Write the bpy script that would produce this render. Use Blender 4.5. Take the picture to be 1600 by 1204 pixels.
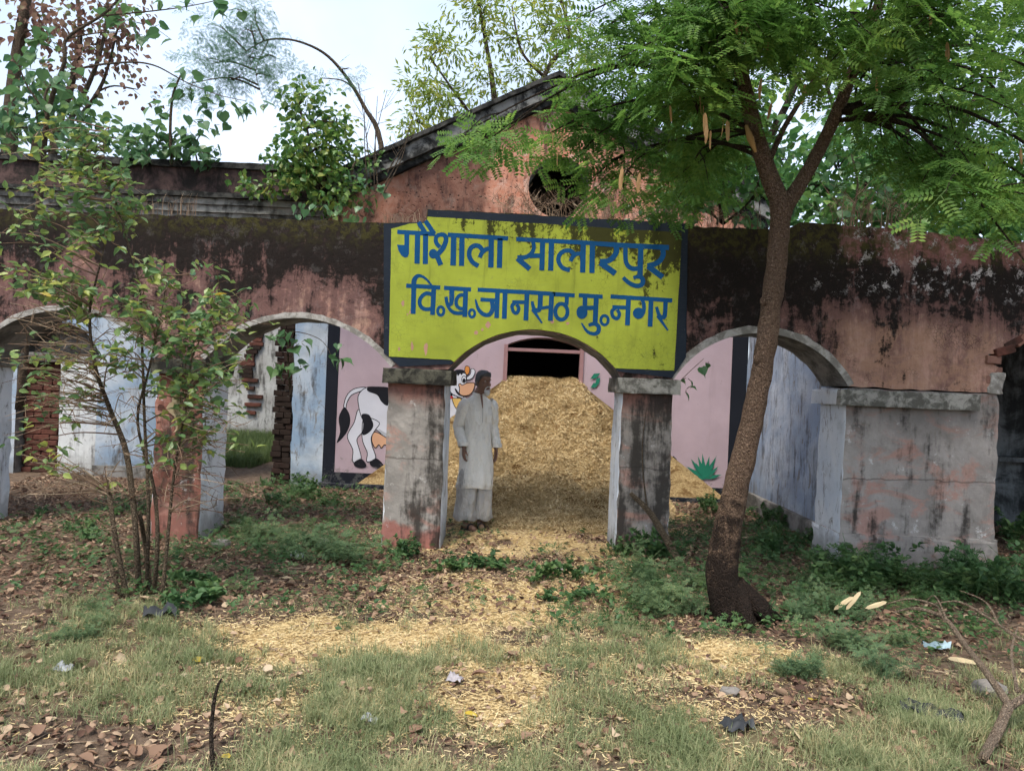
import bpy, bmesh, math, random
import numpy as np
from mathutils import Vector, Matrix, noise as mnoise
from mathutils.geometry import tessellate_polygon

# ------------------------------------------------------------------ camera, sky, sun, exposure
SC = bpy.context.scene
COL = SC.collection
for o in list(bpy.data.objects):
    bpy.data.objects.remove(o)
CAM_H, ROLL, FPX = 1.54, math.radians(2.4), 1200.0
cam_d = bpy.data.cameras.new('camera')
cam_d.sensor_width = 36.0
cam_d.lens = 36.0 * FPX / 1600.0
cam_d.clip_start, cam_d.clip_end = 0.05, 2000.0
cam = bpy.data.objects.new('camera', cam_d)
COL.objects.link(cam)
cam.matrix_world = Matrix.Translation((0, 0, CAM_H)) @ Matrix.Rotation(math.radians(90), 4, 'X') @ Matrix.Rotation(ROLL, 4, 'Z')
SC.camera = cam

SUN_EL, SUN_AZ = math.radians(60), math.radians(-152)     # azimuth from +Y towards +X: behind the camera, to its left
world = bpy.data.worlds.new('World')
SC.world = world
world.use_nodes = True
wn = world.node_tree
wn.nodes.clear()
w_out = wn.nodes.new('ShaderNodeOutputWorld')
w_bg = wn.nodes.new('ShaderNodeBackground')
w_sky = wn.nodes.new('ShaderNodeTexSky')
w_sky.sky_type = 'NISHITA'
w_sky.sun_disc = False
w_sky.sun_elevation = SUN_EL
w_sky.sun_rotation = SUN_AZ
w_sky.air_density = 1.0
w_sky.dust_density = 2.5
w_sky.ozone_density = 1.0
w_mix = wn.nodes.new('ShaderNodeMix')
w_mix.data_type = 'RGBA'
w_mix.inputs[0].default_value = 0.62                      # thin even cloud over the blue
w_mix.inputs[7].default_value = (6.1, 7.0, 8.5, 1)
w_tc = wn.nodes.new('ShaderNodeTexCoord')                 # soft cloud texture over the whole dome
w_nz = wn.nodes.new('ShaderNodeTexNoise')
w_nz.inputs['Scale'].default_value = 2.6
w_nz.inputs['Detail'].default_value = 5
w_mr = wn.nodes.new('ShaderNodeMapRange')
for i_, v_ in enumerate((0.35, 0.65, 0.42, 0.80)):
    w_mr.inputs[1 + i_].default_value = v_
wn.links.new(w_tc.outputs['Generated'], w_nz.inputs['Vector'])
wn.links.new(w_nz.outputs[0], w_mr.inputs[0])
wn.links.new(w_mr.outputs[0], w_mix.inputs[0])
wn.links.new(w_sky.outputs[0], w_mix.inputs[6])
wn.links.new(w_mix.outputs[2], w_bg.inputs[0])
w_bg.inputs[1].default_value = 0.10
wn.links.new(w_bg.outputs[0], w_out.inputs[0])

sun_d = bpy.data.lights.new('sun', 'SUN')
sun_d.energy = 2.2
sun_d.angle = math.radians(18)
sun_d.color = (1.0, 0.95, 0.86)
sun = bpy.data.objects.new('sun', sun_d)
COL.objects.link(sun)
sd = Vector((math.sin(SUN_AZ) * math.cos(SUN_EL), math.cos(SUN_AZ) * math.cos(SUN_EL), math.sin(SUN_EL)))
sun.rotation_euler = (-sd).to_track_quat('-Z', 'Y').to_euler()

SC.view_settings.view_transform = 'Standard'
SC.view_settings.look = 'None'
SC.view_settings.gamma = 1.0
SC.view_settings.exposure = 1.08
SC.view_settings.use_curve_mapping = False
SC.render.engine = 'CYCLES'
SC.cycles.use_denoising = True
SC.cycles.use_light_tree = False
SC.cycles.use_adaptive_sampling = True
SC.cycles.adaptive_threshold = 0.04
SC.cycles.adaptive_min_samples = 16
SC.cycles.debug_use_spatial_splits = True
world.cycles.sampling_method = 'MANUAL'
world.cycles.sample_map_resolution = 256
SC.cycles.max_bounces = 5
SC.cycles.diffuse_bounces = 3
SC.cycles.transmission_bounces = 2
SC.cycles.transparent_max_bounces = 4

# ------------------------------------------------------------------ measuring: photo point at a given distance -> place
CR, SR = math.cos(ROLL), math.sin(ROLL)
def UV(x, y):
    dx, dy = x - 800.0, y - 602.0
    return dx * CR + dy * SR, -dx * SR + dy * CR
def P(x, y, Y):
    u, v = UV(x, y)
    return Vector((u / FPX * Y, Y, CAM_H - v / FPX * Y))
def G(x, y):
    u, v = UV(x, y)
    Y = CAM_H * FPX / v
    return Vector((u / FPX * Y, Y, 0))
FW, BW = 7.15, 10.9          # distance of the arcade wall and of the hall wall behind it

RNG = np.random.default_rng(7)
random.seed(7)
R = random.uniform

def vnoise(x, y, seed=0):
    x = np.asarray(x, float); y = np.asarray(y, float)
    xi = np.floor(x).astype(np.int64); yi = np.floor(y).astype(np.int64)
    fx = x - xi; fy = y - yi
    fx = fx * fx * (3 - 2 * fx); fy = fy * fy * (3 - 2 * fy)
    def h(a, b):
        n = (a * 374761393 + b * 668265263 + seed * 974711) & 0xffffffff
        n = ((n ^ (n >> 13)) * 1274126177) & 0xffffffff
        return ((n ^ (n >> 16)) & 0xffff) / 65535.0
    return (h(xi, yi) * (1 - fx) + h(xi + 1, yi) * fx) * (1 - fy) + (h(xi, yi + 1) * (1 - fx) + h(xi + 1, yi + 1) * fx) * fy
def fnoise(x, y, seed=0, oct=3):
    s = 0; a = 0.5; t = 0
    for k in range(oct):
        s = s + a * vnoise(np.asarray(x) * 2 ** k, np.asarray(y) * 2 ** k, seed + k); t += a; a *= 0.5
    return s / t
def gz(x, y):
    x = np.asarray(x, float); y = np.asarray(y, float)
    near = np.exp(-((x / 9) ** 2 + ((y - 6) / 9) ** 2))
    return (0.10 * (fnoise(x * 0.7, y * 0.7, 3) - 0.5) + 0.035 * (fnoise(x * 3, y * 3, 9) - 0.5)) * near

# ------------------------------------------------------------------ helpers: meshes and objects
def link(name, data, parent=None, mats=(), loc=None):
    o = bpy.data.objects.new(name, data)
    COL.objects.link(o)
    if parent is not None:
        o.parent = parent
    if loc is not None:
        o.location = loc
    if data is not None:
        for m in mats if isinstance(mats, (list, tuple)) else [mats]:
            data.materials.append(m)
    return o
def tag(o, label=None, cat=None, group=None, kind=None):
    if label: o['label'] = label
    if cat: o['category'] = cat
    if group: o['group'] = group
    if kind: o['kind'] = kind
    return o
def thing(name, label, cat, loc=(0, 0, 0), group=None, rz=0.0):
    o = bpy.data.objects.new(name, None)
    o.empty_display_size = 0.1
    COL.objects.link(o)
    o.location = loc
    o.rotation_euler = (0, 0, rz)
    return tag(o, label, cat, group, 'thing')
def copy_tree(o, parent=None):
    c = o.copy()
    COL.objects.link(c)
    c.parent = parent
    for ch in list(o.children):
        copy_tree(ch, c)
    return c

class MB:
    """collects faces, then becomes one mesh"""
    def __init__(s):
        s.v, s.f, s.m = [], [], []
    def add(s, vs, fs, mi=0):
        b = len(s.v)
        s.v += [tuple(p) for p in vs]
        s.f += [tuple(b + i for i in f) for f in fs]
        s.m += [mi] * len(fs) if isinstance(mi, int) else list(mi)
        return s
    def box(s, x0, x1, y0, y1, z0, z1, mi=0, side=None):
        vs = [(x0, y0, z0), (x1, y0, z0), (x1, y1, z0), (x0, y1, z0), (x0, y0, z1), (x1, y0, z1), (x1, y1, z1), (x0, y1, z1)]
        fs = [(0, 3, 2, 1), (4, 5, 6, 7), (0, 1, 5, 4), (1, 2, 6, 5), (2, 3, 7, 6), (3, 0, 4, 7)]
        sd_ = mi if side is None else side
        return s.add(vs, fs, [mi, mi, mi, sd_, mi, sd_])
    def prism(s, poly, y0, y1, mi=0, side=None, back=None):
        """poly in (x,z), extruded from y0 (front) to y1"""
        n = len(poly)
        tris = tessellate_polygon([[Vector((p[0], p[1], 0)) for p in poly]])
        ar = sum(poly[i][0] * poly[(i + 1) % n][1] - poly[(i + 1) % n][0] * poly[i][1] for i in range(n))
        vs = [(p[0], y0, p[1]) for p in poly] + [(p[0], y1, p[1]) for p in poly]
        def up(t):
            a, b, c = (poly[i] for i in t)
            k = (b[0] - a[0]) * (c[1] - a[1]) - (c[0] - a[0]) * (b[1] - a[1])
            return tuple(t) if k > 0 else (t[0], t[2], t[1])
        F = [up(t) for t in tris]
        fs = list(F); ms = [mi] * len(F)
        fs += [tuple(n + i for i in reversed(t)) for t in F]; ms += [mi if back is None else back] * len(F)
        for i in range(n):
            j = (i + 1) % n
            fs.append((i, n + i, n + j, j) if ar > 0 else (i, j, n + j, n + i)); ms.append(mi if side is None else side)
        return s.add(vs, fs, ms)
    def tube(s, pts, rad, n=8, mi=0, cap=True, wob=0.0):
        pts = [Vector(p) for p in pts]
        if isinstance(rad, (int, float)): rad = [rad] * len(pts)
        vs, fs = [], []
        up = Vector((0.13, 0.21, 1)).normalized()
        d0 = (pts[1] - pts[0]).normalized()
        a = d0.cross(up)
        if a.length < 1e-3: a = d0.cross(Vector((1, 0, 0)))
        a.normalize()
        for i, p in enumerate(pts):
            d = (pts[min(i + 1, len(pts) - 1)] - pts[max(i - 1, 0)]).normalized()
            a = (a - d * a.dot(d)).normalized()
            b = d.cross(a)
            for k in range(n):
                t = 2 * math.pi * k / n
                r = rad[i] * (1 + (wob * R(-1, 1) if wob else 0))
                vs.append(p + a * (math.cos(t) * r) + b * (math.sin(t) * r))
        for i in range(len(pts) - 1):
            for k in range(n):
                k2 = (k + 1) % n
                fs.append((i * n + k, i * n + k2, (i + 1) * n + k2, (i + 1) * n + k))
        if cap:
            fs.append(tuple(range(n - 1, -1, -1)))
            e = (len(pts) - 1) * n
            fs.append(tuple(range(e, e + n)))
        return s.add(vs, fs, mi)
    def loft(s, rings, mi=0, cap=True):
        """rings: lists of points of equal count"""
        n = len(rings[0]); vs = [p for r in rings for p in r]; fs = []
        for i in range(len(rings) - 1):
            for k in range(n):
                k2 = (k + 1) % n
                fs.append((i * n + k, i * n + k2, (i + 1) * n + k2, (i + 1) * n + k))
        if cap:
            fs.append(tuple(range(n - 1, -1, -1)))
            e = (len(rings) - 1) * n
            fs.append(tuple(range(e, e + n)))
        return s.add(vs, fs, mi)
    def ball(s, c, rx, ry, rz, nu=14, nv=9, mi=0, rot=None):
        rings = []
        for j in range(nv + 1):
            t = math.pi * j / nv
            t = min(max(t, 0.03), math.pi - 0.03)
            ring = []
            for k in range(nu):
                a = 2 * math.pi * k / nu
                q = Vector((rx * math.sin(t) * math.cos(a), ry * math.sin(t) * math.sin(a), -rz * math.cos(t)))
                if rot is not None: q = rot @ q
                ring.append(Vector(c) + q)
            rings.append(ring)
        return s.loft(rings, mi)
    def mesh(s, name, smooth=False):
        me = bpy.data.meshes.new(name)
        me.from_pydata(s.v, [], s.f)
        me.polygons.foreach_set('material_index', s.m)
        if smooth: me.polygons.foreach_set('use_smooth', [True] * len(s.f))
        me.update()
        return me
    def obj(s, name, mats, parent=None, smooth=False, loc=None):
        return link(name, s.mesh(name, smooth), parent, mats, loc)

def np_mesh(name, V, T, smooth=False):
    me = bpy.data.meshes.new(name)
    V = np.ascontiguousarray(V, np.float32); T = np.ascontiguousarray(T, np.int32)
    me.vertices.add(len(V)); me.vertices.foreach_set('co', V.ravel())
    me.loops.add(T.size); me.loops.foreach_set('vertex_index', T.ravel())
    me.polygons.add(len(T))
    me.polygons.foreach_set('loop_start', np.arange(0, T.size, T.shape[1], dtype=np.int32))
    me.polygons.foreach_set('use_smooth', np.full(len(T), smooth))
    me.update(calc_edges=True)
    return me
def inst(tv, tf, pos, rot, scale):
    """copies of a small shape: positions (m,3), rotations (m,3,3), scales (m,) or (m,3)"""
    tv = np.asarray(tv, float); tf = np.asarray(tf, int); m = len(pos)
    sc = np.asarray(scale, float)
    if sc.ndim == 1: sc = np.repeat(sc[:, None], 3, 1)
    loc = tv[None] * sc[:, None, :]
    V = np.einsum('mij,mnj->mni', rot, loc) + np.asarray(pos)[:, None, :]
    F = tf[None] + (np.arange(m) * len(tv))[:, None, None]
    return V.reshape(-1, 3), F.reshape(-1, tf.shape[1])
def rot_dirs(d, roll=None, up=(0, 0, 1)):
    """matrices whose local +X runs along d, local +Z as near to up as can be, rolled about X"""
    d = np.asarray(d, float); d = d / np.linalg.norm(d, axis=1, keepdims=True)
    u = np.tile(np.asarray(up, float), (len(d), 1)) + 1e-3
    y = np.cross(u, d); y /= np.linalg.norm(y, axis=1, keepdims=True) + 1e-9
    z = np.cross(d, y)
    if roll is not None:
        c, s_ = np.cos(roll)[:, None], np.sin(roll)[:, None]
        y, z = y * c + z * s_, z * c - y * s_
    return np.stack([d, y, z], axis=2)
def rnd_dirs(m, zlo=-1, zhi=1):
    a = RNG.uniform(0, 2 * np.pi, m); z = RNG.uniform(zlo, zhi, m); r = np.sqrt(np.maximum(0, 1 - z * z))
    return np.stack([r * np.cos(a), r * np.sin(a), z], 1)
def join_np(parts):
    Vs, Fs, b = [], [], 0
    for V, F in parts:
        Vs.append(V); Fs.append(F + b); b += len(V)
    return np.concatenate(Vs), np.concatenate(Fs)

# leaf shapes along +X, unit length
def leaf_ovate(w=0.42, fold=0.10, tip=0.25):
    v = [(0, 0, 0), (0.12, w * .62, fold * .6), (0.42, w, fold), (0.75, w * .5, fold * .4), (1, 0, -tip * .4), (0.12, -w * .62, fold * .6), (0.42, -w, fold), (0.75, -w * .5, fold * .4), (0.42, 0, -0.02), (0.75, 0, -0.05)]
    f = [(0, 8, 1), (1, 8, 2), (8, 9, 2), (2, 9, 3), (9, 4, 3), (0, 5, 8), (5, 6, 8), (8, 6, 9), (6, 7, 9), (9, 7, 4)]
    return np.array(v), np.array(f)
def leaf_fine(w=0.36, fold=0.12, bend=0.4):
    t = np.array([0, .06, .18, .34, .52, .70, .86, 1.0]); hw = w * np.array([0, .42, .80, 1.0, .93, .66, .30, 0])
    wav = .04 * np.sin(t * 9)
    rib = np.stack([t, wav * .6, bend * (t - .5) ** 2 - bend * .1], 1)
    l = rib + np.stack([0 * t, hw * (1 + wav), fold * hw / w + .03 * np.sin(t * 14)], 1); r = rib + np.stack([0 * t, -hw * (1 - wav), fold * hw / w - .03 * np.sin(t * 11)], 1)
    v = np.concatenate([rib, l[1:-1], r[1:-1]]); L_ = lambda i: 0 if i == 0 else 7 if i == 7 else 7 + i; R_ = lambda i: 0 if i == 0 else 7 if i == 7 else 13 + i
    f = []
    for i in range(7):
        if i < 6: f += [(i, i + 1, L_(i + 1)), (i, R_(i + 1), i + 1)]
        if i > 0: f += [(i, L_(i + 1) if i < 6 else 7, L_(i)), (i, R_(i), R_(i + 1) if i < 6 else 7)]
    return v, np.array(f)
def leaf_small(w=0.26, fold=0.06):
    v = [(0, 0, 0), (0.45, w, fold), (1, 0, -0.08), (0.45, -w, fold), (0.5, 0, -0.03)]
    return np.array(v), np.array([(0, 4, 1), (1, 4, 2), (0, 3, 4), (3, 2, 4)])
def leaf_heart():
    v = [(0.06, 0, 0), (-0.04, .2, .03), (0.12, .42, .07), (0.38, .45, .08), (0.64, .22, .03), (0.78, .05, -.04), (1.0, 0, -.16),
         (-0.04, -.2, .03), (0.12, -.42, .07), (0.38, -.45, .08), (0.64, -.22, .03), (0.78, -.05, -.04), (0.38, 0, -.01), (0.64, 0, -.04)]
    f = [(0, 2, 1), (0, 12, 2), (12, 3, 2), (12, 13, 3), (13, 4, 3), (13, 5, 4), (13, 6, 5), (0, 7, 8), (0, 8, 12), (12, 8, 9), (12, 9, 13), (13, 9, 10), (13, 10, 11), (13, 11, 6)]
    return np.array(v), np.array(f)
def leaf_pinnate(pin=4, lf=7, width=0.5, ll=0.105):
    """twice-pinnate leaf: side stalks with paired leaflets, unit length"""
    V, F = [], []
    def quad(base, d, side, L, W, dz):
        b = len(V)
        d = np.array(d); side = np.array(side)
        m_ = base + d * L * .5 + np.array((0, 0, dz))
        e_ = base + d * L + np.array((0, 0, dz - .012))
        V.extend([base, m_ + side * W, e_, m_ - side * W]); F.extend([(b, b + 3, b + 2), (b, b + 2, b + 1)])
    def stalk(a, c, w):
        b = len(V); d = c - a; n_ = np.array((-d[1], d[0], 0)); n_ = n_ / np.linalg.norm(n_) * w
        V.extend([a + n_, a - n_, c]); F.append((b, b + 1, b + 2))
    stalk(np.array((0., 0, 0)), np.array((1., 0, -.12)), .008)
    for i in range(pin):
        t = 0.22 + 0.72 * i / max(1, pin - 1)
        base = np.array((t * .92, 0, -0.12 * t))
        for s in (-1, 1):
            ang = math.radians(62 - 26 * i / max(1, pin - 1)) * s
            L = width * (0.8 + 0.35 * math.sin(math.pi * (i + .8) / pin))
            d = np.array((math.cos(ang), math.sin(ang), -0.10)); nrm = np.array((-math.sin(ang), math.cos(ang), 0))
            stalk(base, base + d * L, .006)
            for k in range(lf):
                q = base + d * L * (0.14 + 0.86 * (k + .5) / lf) + np.array((0, 0, -0.04 * (k / lf) ** 2))
                for s2 in (-1, 1):
                    a2 = ang + s2 * math.radians(68)
                    quad(q, (math.cos(a2), math.sin(a2), 0), (-math.sin(a2), math.cos(a2), 0), ll, ll * .24, .012)
    return np.array(V), np.array(F)

# ------------------------------------------------------------------ materials
class Mat:
    def __init__(s, name, rough=0.9, spec=0.25):
        s.m = bpy.data.materials.new(name); s.m.use_nodes = True
        s.nt = s.m.node_tree; s.nt.nodes.clear()
        s.out = s.nt.nodes.new('ShaderNodeOutputMaterial')
        s.b = s.nt.nodes.new('ShaderNodeBsdfPrincipled')
        s.b.inputs['Roughness'].default_value = rough
        s.b.inputs['Specular IOR Level'].default_value = spec
        s.nt.links.new(s.b.outputs[0], s.out.inputs[0])
    def put(s, sock, v):
        if isinstance(v, bpy.types.NodeSocket): s.nt.links.new(v, sock)
        elif isinstance(v, (tuple, list)): sock.default_value = tuple(v) + ((1,) if len(v) == 3 and len(sock.default_value) == 4 else ())
        else: sock.default_value = v
    def pos(s):
        return s.nt.nodes.new('ShaderNodeNewGeometry').outputs['Position']
    def obj(s):
        return s.nt.nodes.new('ShaderNodeTexCoord').outputs['Object']
    def island(s):
        return s.nt.nodes.new('ShaderNodeNewGeometry').outputs['Random Per Island']
    def attr(s, name):
        n = s.nt.nodes.new('ShaderNodeAttribute'); n.attribute_name = name
        return n.outputs['Fac']
    def objrand(s):
        return s.nt.nodes.new('ShaderNodeObjectInfo').outputs['Random']
    def scale(s, v, sc, off=(0, 0, 0)):
        n = s.nt.nodes.new('ShaderNodeMapping')
        s.put(n.inputs[0], v); n.inputs[3].default_value = sc; n.inputs[1].default_value = off
        return n.outputs[0]
    def noise(s, v, scale=5, detail=4, rough=0.6, dist=0.0):
        n = s.nt.nodes.new('ShaderNodeTexNoise')
        s.put(n.inputs['Vector'], v); n.inputs['Scale'].default_value = scale; n.inputs['Detail'].default_value = detail
        n.inputs['Roughness'].default_value = rough; n.inputs['Distortion'].default_value = dist
        return n.outputs[0]
    def voro(s, v, scale=5, feature='F1'):
        n = s.nt.nodes.new('ShaderNodeTexVoronoi'); n.feature = feature
        s.put(n.inputs['Vector'], v); n.inputs['Scale'].default_value = scale
        return n.outputs[0]
    def sep(s, v, i):
        n = s.nt.nodes.new('ShaderNodeSeparateXYZ'); s.put(n.inputs[0], v)
        return n.outputs[i]
    def math(s, op, a, b=0.0, clamp=False):
        n = s.nt.nodes.new('ShaderNodeMath'); n.operation = op; n.use_clamp = clamp
        s.put(n.inputs[0], a); s.put(n.inputs[1], b)
        return n.outputs[0]
    def rng(s, v, a, b, c=0.0, d=1.0):
        n = s.nt.nodes.new('ShaderNodeMapRange'); n.interpolation_type = 'SMOOTHSTEP'; n.clamp = True
        s.put(n.inputs[0], v)
        for i, q in enumerate((a, b, c, d)): n.inputs[1 + i].default_value = q
        return n.outputs[0]
    def mix(s, f, a, b):
        n = s.nt.nodes.new('ShaderNodeMix'); n.data_type = 'RGBA'
        s.put(n.inputs[0], f); s.put(n.inputs[6], a); s.put(n.inputs[7], b)
        return n.outputs[2]
    def mul(s, a, b):
        return s.math('MULTIPLY', a, b, True)
    def ramp(s, f, stops):
        n = s.nt.nodes.new('ShaderNodeValToRGB'); s.put(n.inputs[0], f)
        e = n.color_ramp.elements
        while len(e) < len(stops): e.new(0.5)
        for el, (p, c) in zip(e, stops): el.position = p; el.color = tuple(c) + (1,)
        return n.outputs[0]
    def bump(s, h, strength=0.5, dist=0.01):
        n = s.nt.nodes.new('ShaderNodeBump'); n.inputs['Strength'].default_value = strength; n.inputs['Distance'].default_value = dist
        s.put(n.inputs['Height'], h); s.nt.links.new(n.outputs[0], s.b.inputs['Normal'])
    def col(s, c):
        s.put(s.b.inputs['Base Color'], c)
        return s
    def leafy(s, c, tr=0.35):
        """leaf: part of the light passes through"""
        s.col(c)
        t = s.nt.nodes.new('ShaderNodeBsdfTranslucent'); s.put(t.inputs[0], c)
        mx = s.nt.nodes.new('ShaderNodeMixShader'); mx.inputs[0].default_value = tr
        s.nt.links.new(s.b.outputs[0], mx.inputs[1]); s.nt.links.new(t.outputs[0], mx.inputs[2]); s.nt.links.new(mx.outputs[0], s.out.inputs[0])
        return s

BLACK = (0.012, 0.010, 0.009)
def plain(name, c, rough=0.8, spec=0.25, var=0.25, sc=8.0):
    k = Mat(name, rough, spec)
    n = k.noise(k.obj(), sc, 4)
    k.col(k.mix(n, tuple(q * (1 - var) for q in c), tuple(min(1, q * (1 + var)) for q in c)))
    k.bump(n, 0.25, 0.004)
    return k.m

def arcade_plaster():
    k = Mat('weathered_salmon_plaster', 0.95, 0.15)
    p = k.pos(); x = k.sep(p, 0); z = k.sep(p, 2)
    big = k.noise(p, 1.3, 6, 0.7, 0.8); mid = k.noise(p, 3.7, 7, 0.72, 0.5); fine = k.noise(p, 13, 7, 0.75, 0.3)
    streak = k.noise(k.scale(p, (2.6, 1, 0.35)), 1.6, 6, 0.68, 0.4)
    zm = k.mul(k.rng(x, 1.3, 1.6), k.rng(x, 3.05, 2.6)); zr = k.rng(k.math('ADD', x, k.math('MULTIPLY', k.math('SUBTRACT', mid, 0.5), 1.6)), 2.6, 3.5); hi = k.rng(z, 2.72, 2.92)
    def c0(n, amp): return k.math('MULTIPLY', k.math('SUBTRACT', n, 0.5), amp)
    lev = k.math('ADD', k.rng(z, 2.0, 2.9, 0.14, 0.72), k.math('MULTIPLY', zm, 0.34))
    for n, amp in ((streak, 2.1), (mid, 1.7), (big, 1.5), (fine, 0.7)): lev = k.math('ADD', lev, c0(n, amp))
    lev = k.math('SUBTRACT', lev, k.math('MULTIPLY', k.mul(zr, hi), 0.50))
    lo = k.mul(zr, k.rng(z, 2.42, 2.15))
    lev = k.math('SUBTRACT', lev, k.math('MULTIPLY', lo, 0.17))
    mould = k.rng(lev, 0.22, 0.50)
    base = k.mix(k.rng(mid, 0.38, 0.62), (0.43, 0.245, 0.180), (0.35, 0.225, 0.190))
    base = k.mix(k.mul(k.rng(k.noise(p, 5.3, 6, 0.7, 0.6), 0.5, 0.62), 0.8), base, (0.44, 0.28, 0.20))
    base = k.mix(k.mul(k.rng(lev, -0.34, 0.20), 0.92), base, (0.125, 0.066, 0.059))
    base = k.mix(k.mul(k.mul(zr, hi), 0.7), base, (0.24, 0.105, 0.095))
    base = k.mix(k.mul(k.mul(lo, k.rng(mid, 0.40, 0.58)), 0.6), base, (0.46, 0.265, 0.170))
    lime = k.mul(k.rng(k.noise(p, 8.5, 9, 0.8, 0.15), 0.545, 0.60), k.math('ADD', k.mul(zr, k.rng(z, 2.45, 2.65)), 0.06))
    crack_v = k.voro(k.scale(p, (1, 1, 1)), 30, 'DISTANCE_TO_EDGE')
    crack = k.mul(k.rng(crack_v, 0.06, 0.0), k.rng(k.noise(p, 2.1, 4, 0.6, 0.4), 0.50, 0.60))
    c = k.mix(k.mul(mould, k.rng(fine, 0.22, 0.5, 0.80, 1.0)), base, (0.016, 0.012, 0.010))
    c = k.mix(lime, c, (0.50, 0.46, 0.44))
    c = k.mix(k.mul(crack, 0.8), c, (0.03, 0.018, 0.015))
    moss = k.mul(k.rng(k.math('ADD', z, k.math('MULTIPLY', mid, 0.5)), 2.98, 3.25), k.rng(fine, 0.42, 0.58))
    c = k.mix(k.mul(moss, 0.75), c, (0.062, 0.056, 0.014))
    k.col(c)
    h = k.math('ADD', k.math('MULTIPLY', fine, 0.9), k.math('MULTIPLY', mid, 1.0))
    h = k.math('SUBTRACT', h, k.math('MULTIPLY', crack, 0.4))
    k.bump(k.math('ADD', h, k.math('MULTIPLY', lime, 0.15)), 0.8, 0.02)
    return k.m
def pier_plaster(name, body, mould=0.2, red_top=0.0, red_low=0.0, seed=0.0):
    k = Mat(name, 0.92, 0.18)
    p = k.scale(k.pos(), (1, 1, 1), (seed, seed * .7, 0)); z = k.sep(p, 2)
    a = k.noise(p, 2.6, 5, 0.62, 0.5); f = k.noise(p, 12, 6, 0.7); st = k.noise(k.scale(p, (5, 5, 0.8)), 1.3, 5, 0.6)
    c = k.mix(k.rng(a, 0.3, 0.7), tuple(q * .72 for q in body), tuple(q * 1.18 for q in body))
    c = k.mix(k.mul(k.rng(k.noise(k.scale(p, (1, 1, 1.8)), 1.9, 6, 0.68, 0.6), 0.50, 0.62), 0.75), c, (0.40, 0.215, 0.165))
    c = k.mix(k.mul(k.rng(k.noise(p, 1.1, 6, 0.7, 0.7), 0.50, 0.66), 0.5), c, (0.115, 0.105, 0.088))
    if red_top:
        c = k.mix(k.mul(k.rng(k.math('ADD', z, k.math('MULTIPLY', a, 0.35)), 1.42, 1.66), red_top), c, (0.33, 0.085, 0.045))
    if red_low:
        c = k.mix(k.mul(k.rng(k.math('ADD', z, k.math('MULTIPLY', a, 0.5)), 0.50, 0.42), red_low), c, (0.30, 0.12, 0.095))
    c = k.mix(k.mul(k.rng(k.noise(p, 4.2, 10, 0.82, 0.1), 0.575, 0.63), 0.75), c, (0.54, 0.52, 0.49))
    seam = k.mul(k.rng(k.math('ABSOLUTE', k.math('SUBTRACT', k.math('ADD', z, k.math('MULTIPLY', a, 0.12)), 0.88)), 0.012, 0.0), 0.6)
    c = k.mix(seam, c, (0.06, 0.045, 0.04))
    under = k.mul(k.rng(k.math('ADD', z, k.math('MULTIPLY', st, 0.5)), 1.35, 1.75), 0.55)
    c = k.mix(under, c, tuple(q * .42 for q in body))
    m_ = k.rng(k.math('ADD', st, k.math('MULTIPLY', f, 0.40)), 0.84 - mould, 1.04 - mould)
    c = k.mix(k.mul(m_, 0.92), c, (0.030, 0.026, 0.022))
    k.col(c)
    k.bump(k.math('ADD', f, k.math('MULTIPLY', a, 1.3)), 0.7, 0.014)
    return k.m
def limewash(name, body, tint, grime=0.3, blue=0.5, dark=(0.06, 0.055, 0.05)):
    k = Mat(name, 0.93, 0.15)
    p = k.pos(); z = k.sep(p, 2)
    a = k.noise(p, 1.5, 5, 0.6, 0.5); f = k.noise(p, 11, 7, 0.72, 0.3); st = k.noise(k.scale(p, (4, 4, 0.7)), 1.5, 6, 0.66)
    c = k.mix(k.rng(a, 0.5 - blue * .35, 0.72 - blue * .2), body, tint)
    c = k.mix(k.mul(k.rng(k.noise(k.scale(p, (2, 2, 0.8)), 4, 8, 0.78, 0.9), 0.55, 0.61), 0.85), c, (0.20, 0.19, 0.175))
    c = k.mix(k.mul(k.rng(k.noise(p, 2.3, 5, 0.65, 0.5), 0.48, 0.66), 0.5), c, tuple(q * .58 for q in body))
    c = k.mix(k.mul(k.rng(k.math('ADD', st, k.math('MULTIPLY', f, 0.3)), 0.88 - grime * .5, 1.08 - grime * .5), 0.85), c, dark)
    damp = k.rng(k.math('ADD', z, k.math('MULTIPLY', f, 0.5)), 0.62, 0.28)
    c = k.mix(k.mul(damp, 0.6), c, (0.15, 0.14, 0.12))
    k.col(c)
    k.bump(k.math('ADD', f, a), 0.6, 0.012)
    return k.m
def stain_concrete(name, c0, c1, streaks=0.5, sc=1.0):
    k = Mat(name, 0.93, 0.15)
    p = k.pos()
    a = k.noise(k.scale(p, (1.4 * sc, 1, 1.4 * sc)), 2.2, 6, 0.68, 0.5); f = k.noise(p, 14, 6, 0.7)
    st = k.noise(k.scale(p, (4, 1, 0.8)), 1.6, 5, 0.62)
    c = k.mix(k.rng(k.math('ADD', k.math('MULTIPLY', a, 1 - streaks * .5), k.math('MULTIPLY', st, streaks * .5)), 0.42, 0.60), c0, c1)
    c = k.mix(k.mul(k.rng(f, 0.55, 0.7), 0.4), c, tuple(q * .5 for q in c0))
    k.col(c); k.bump(k.math('ADD', f, a), 0.7, 0.012)
    return k.m
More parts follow.
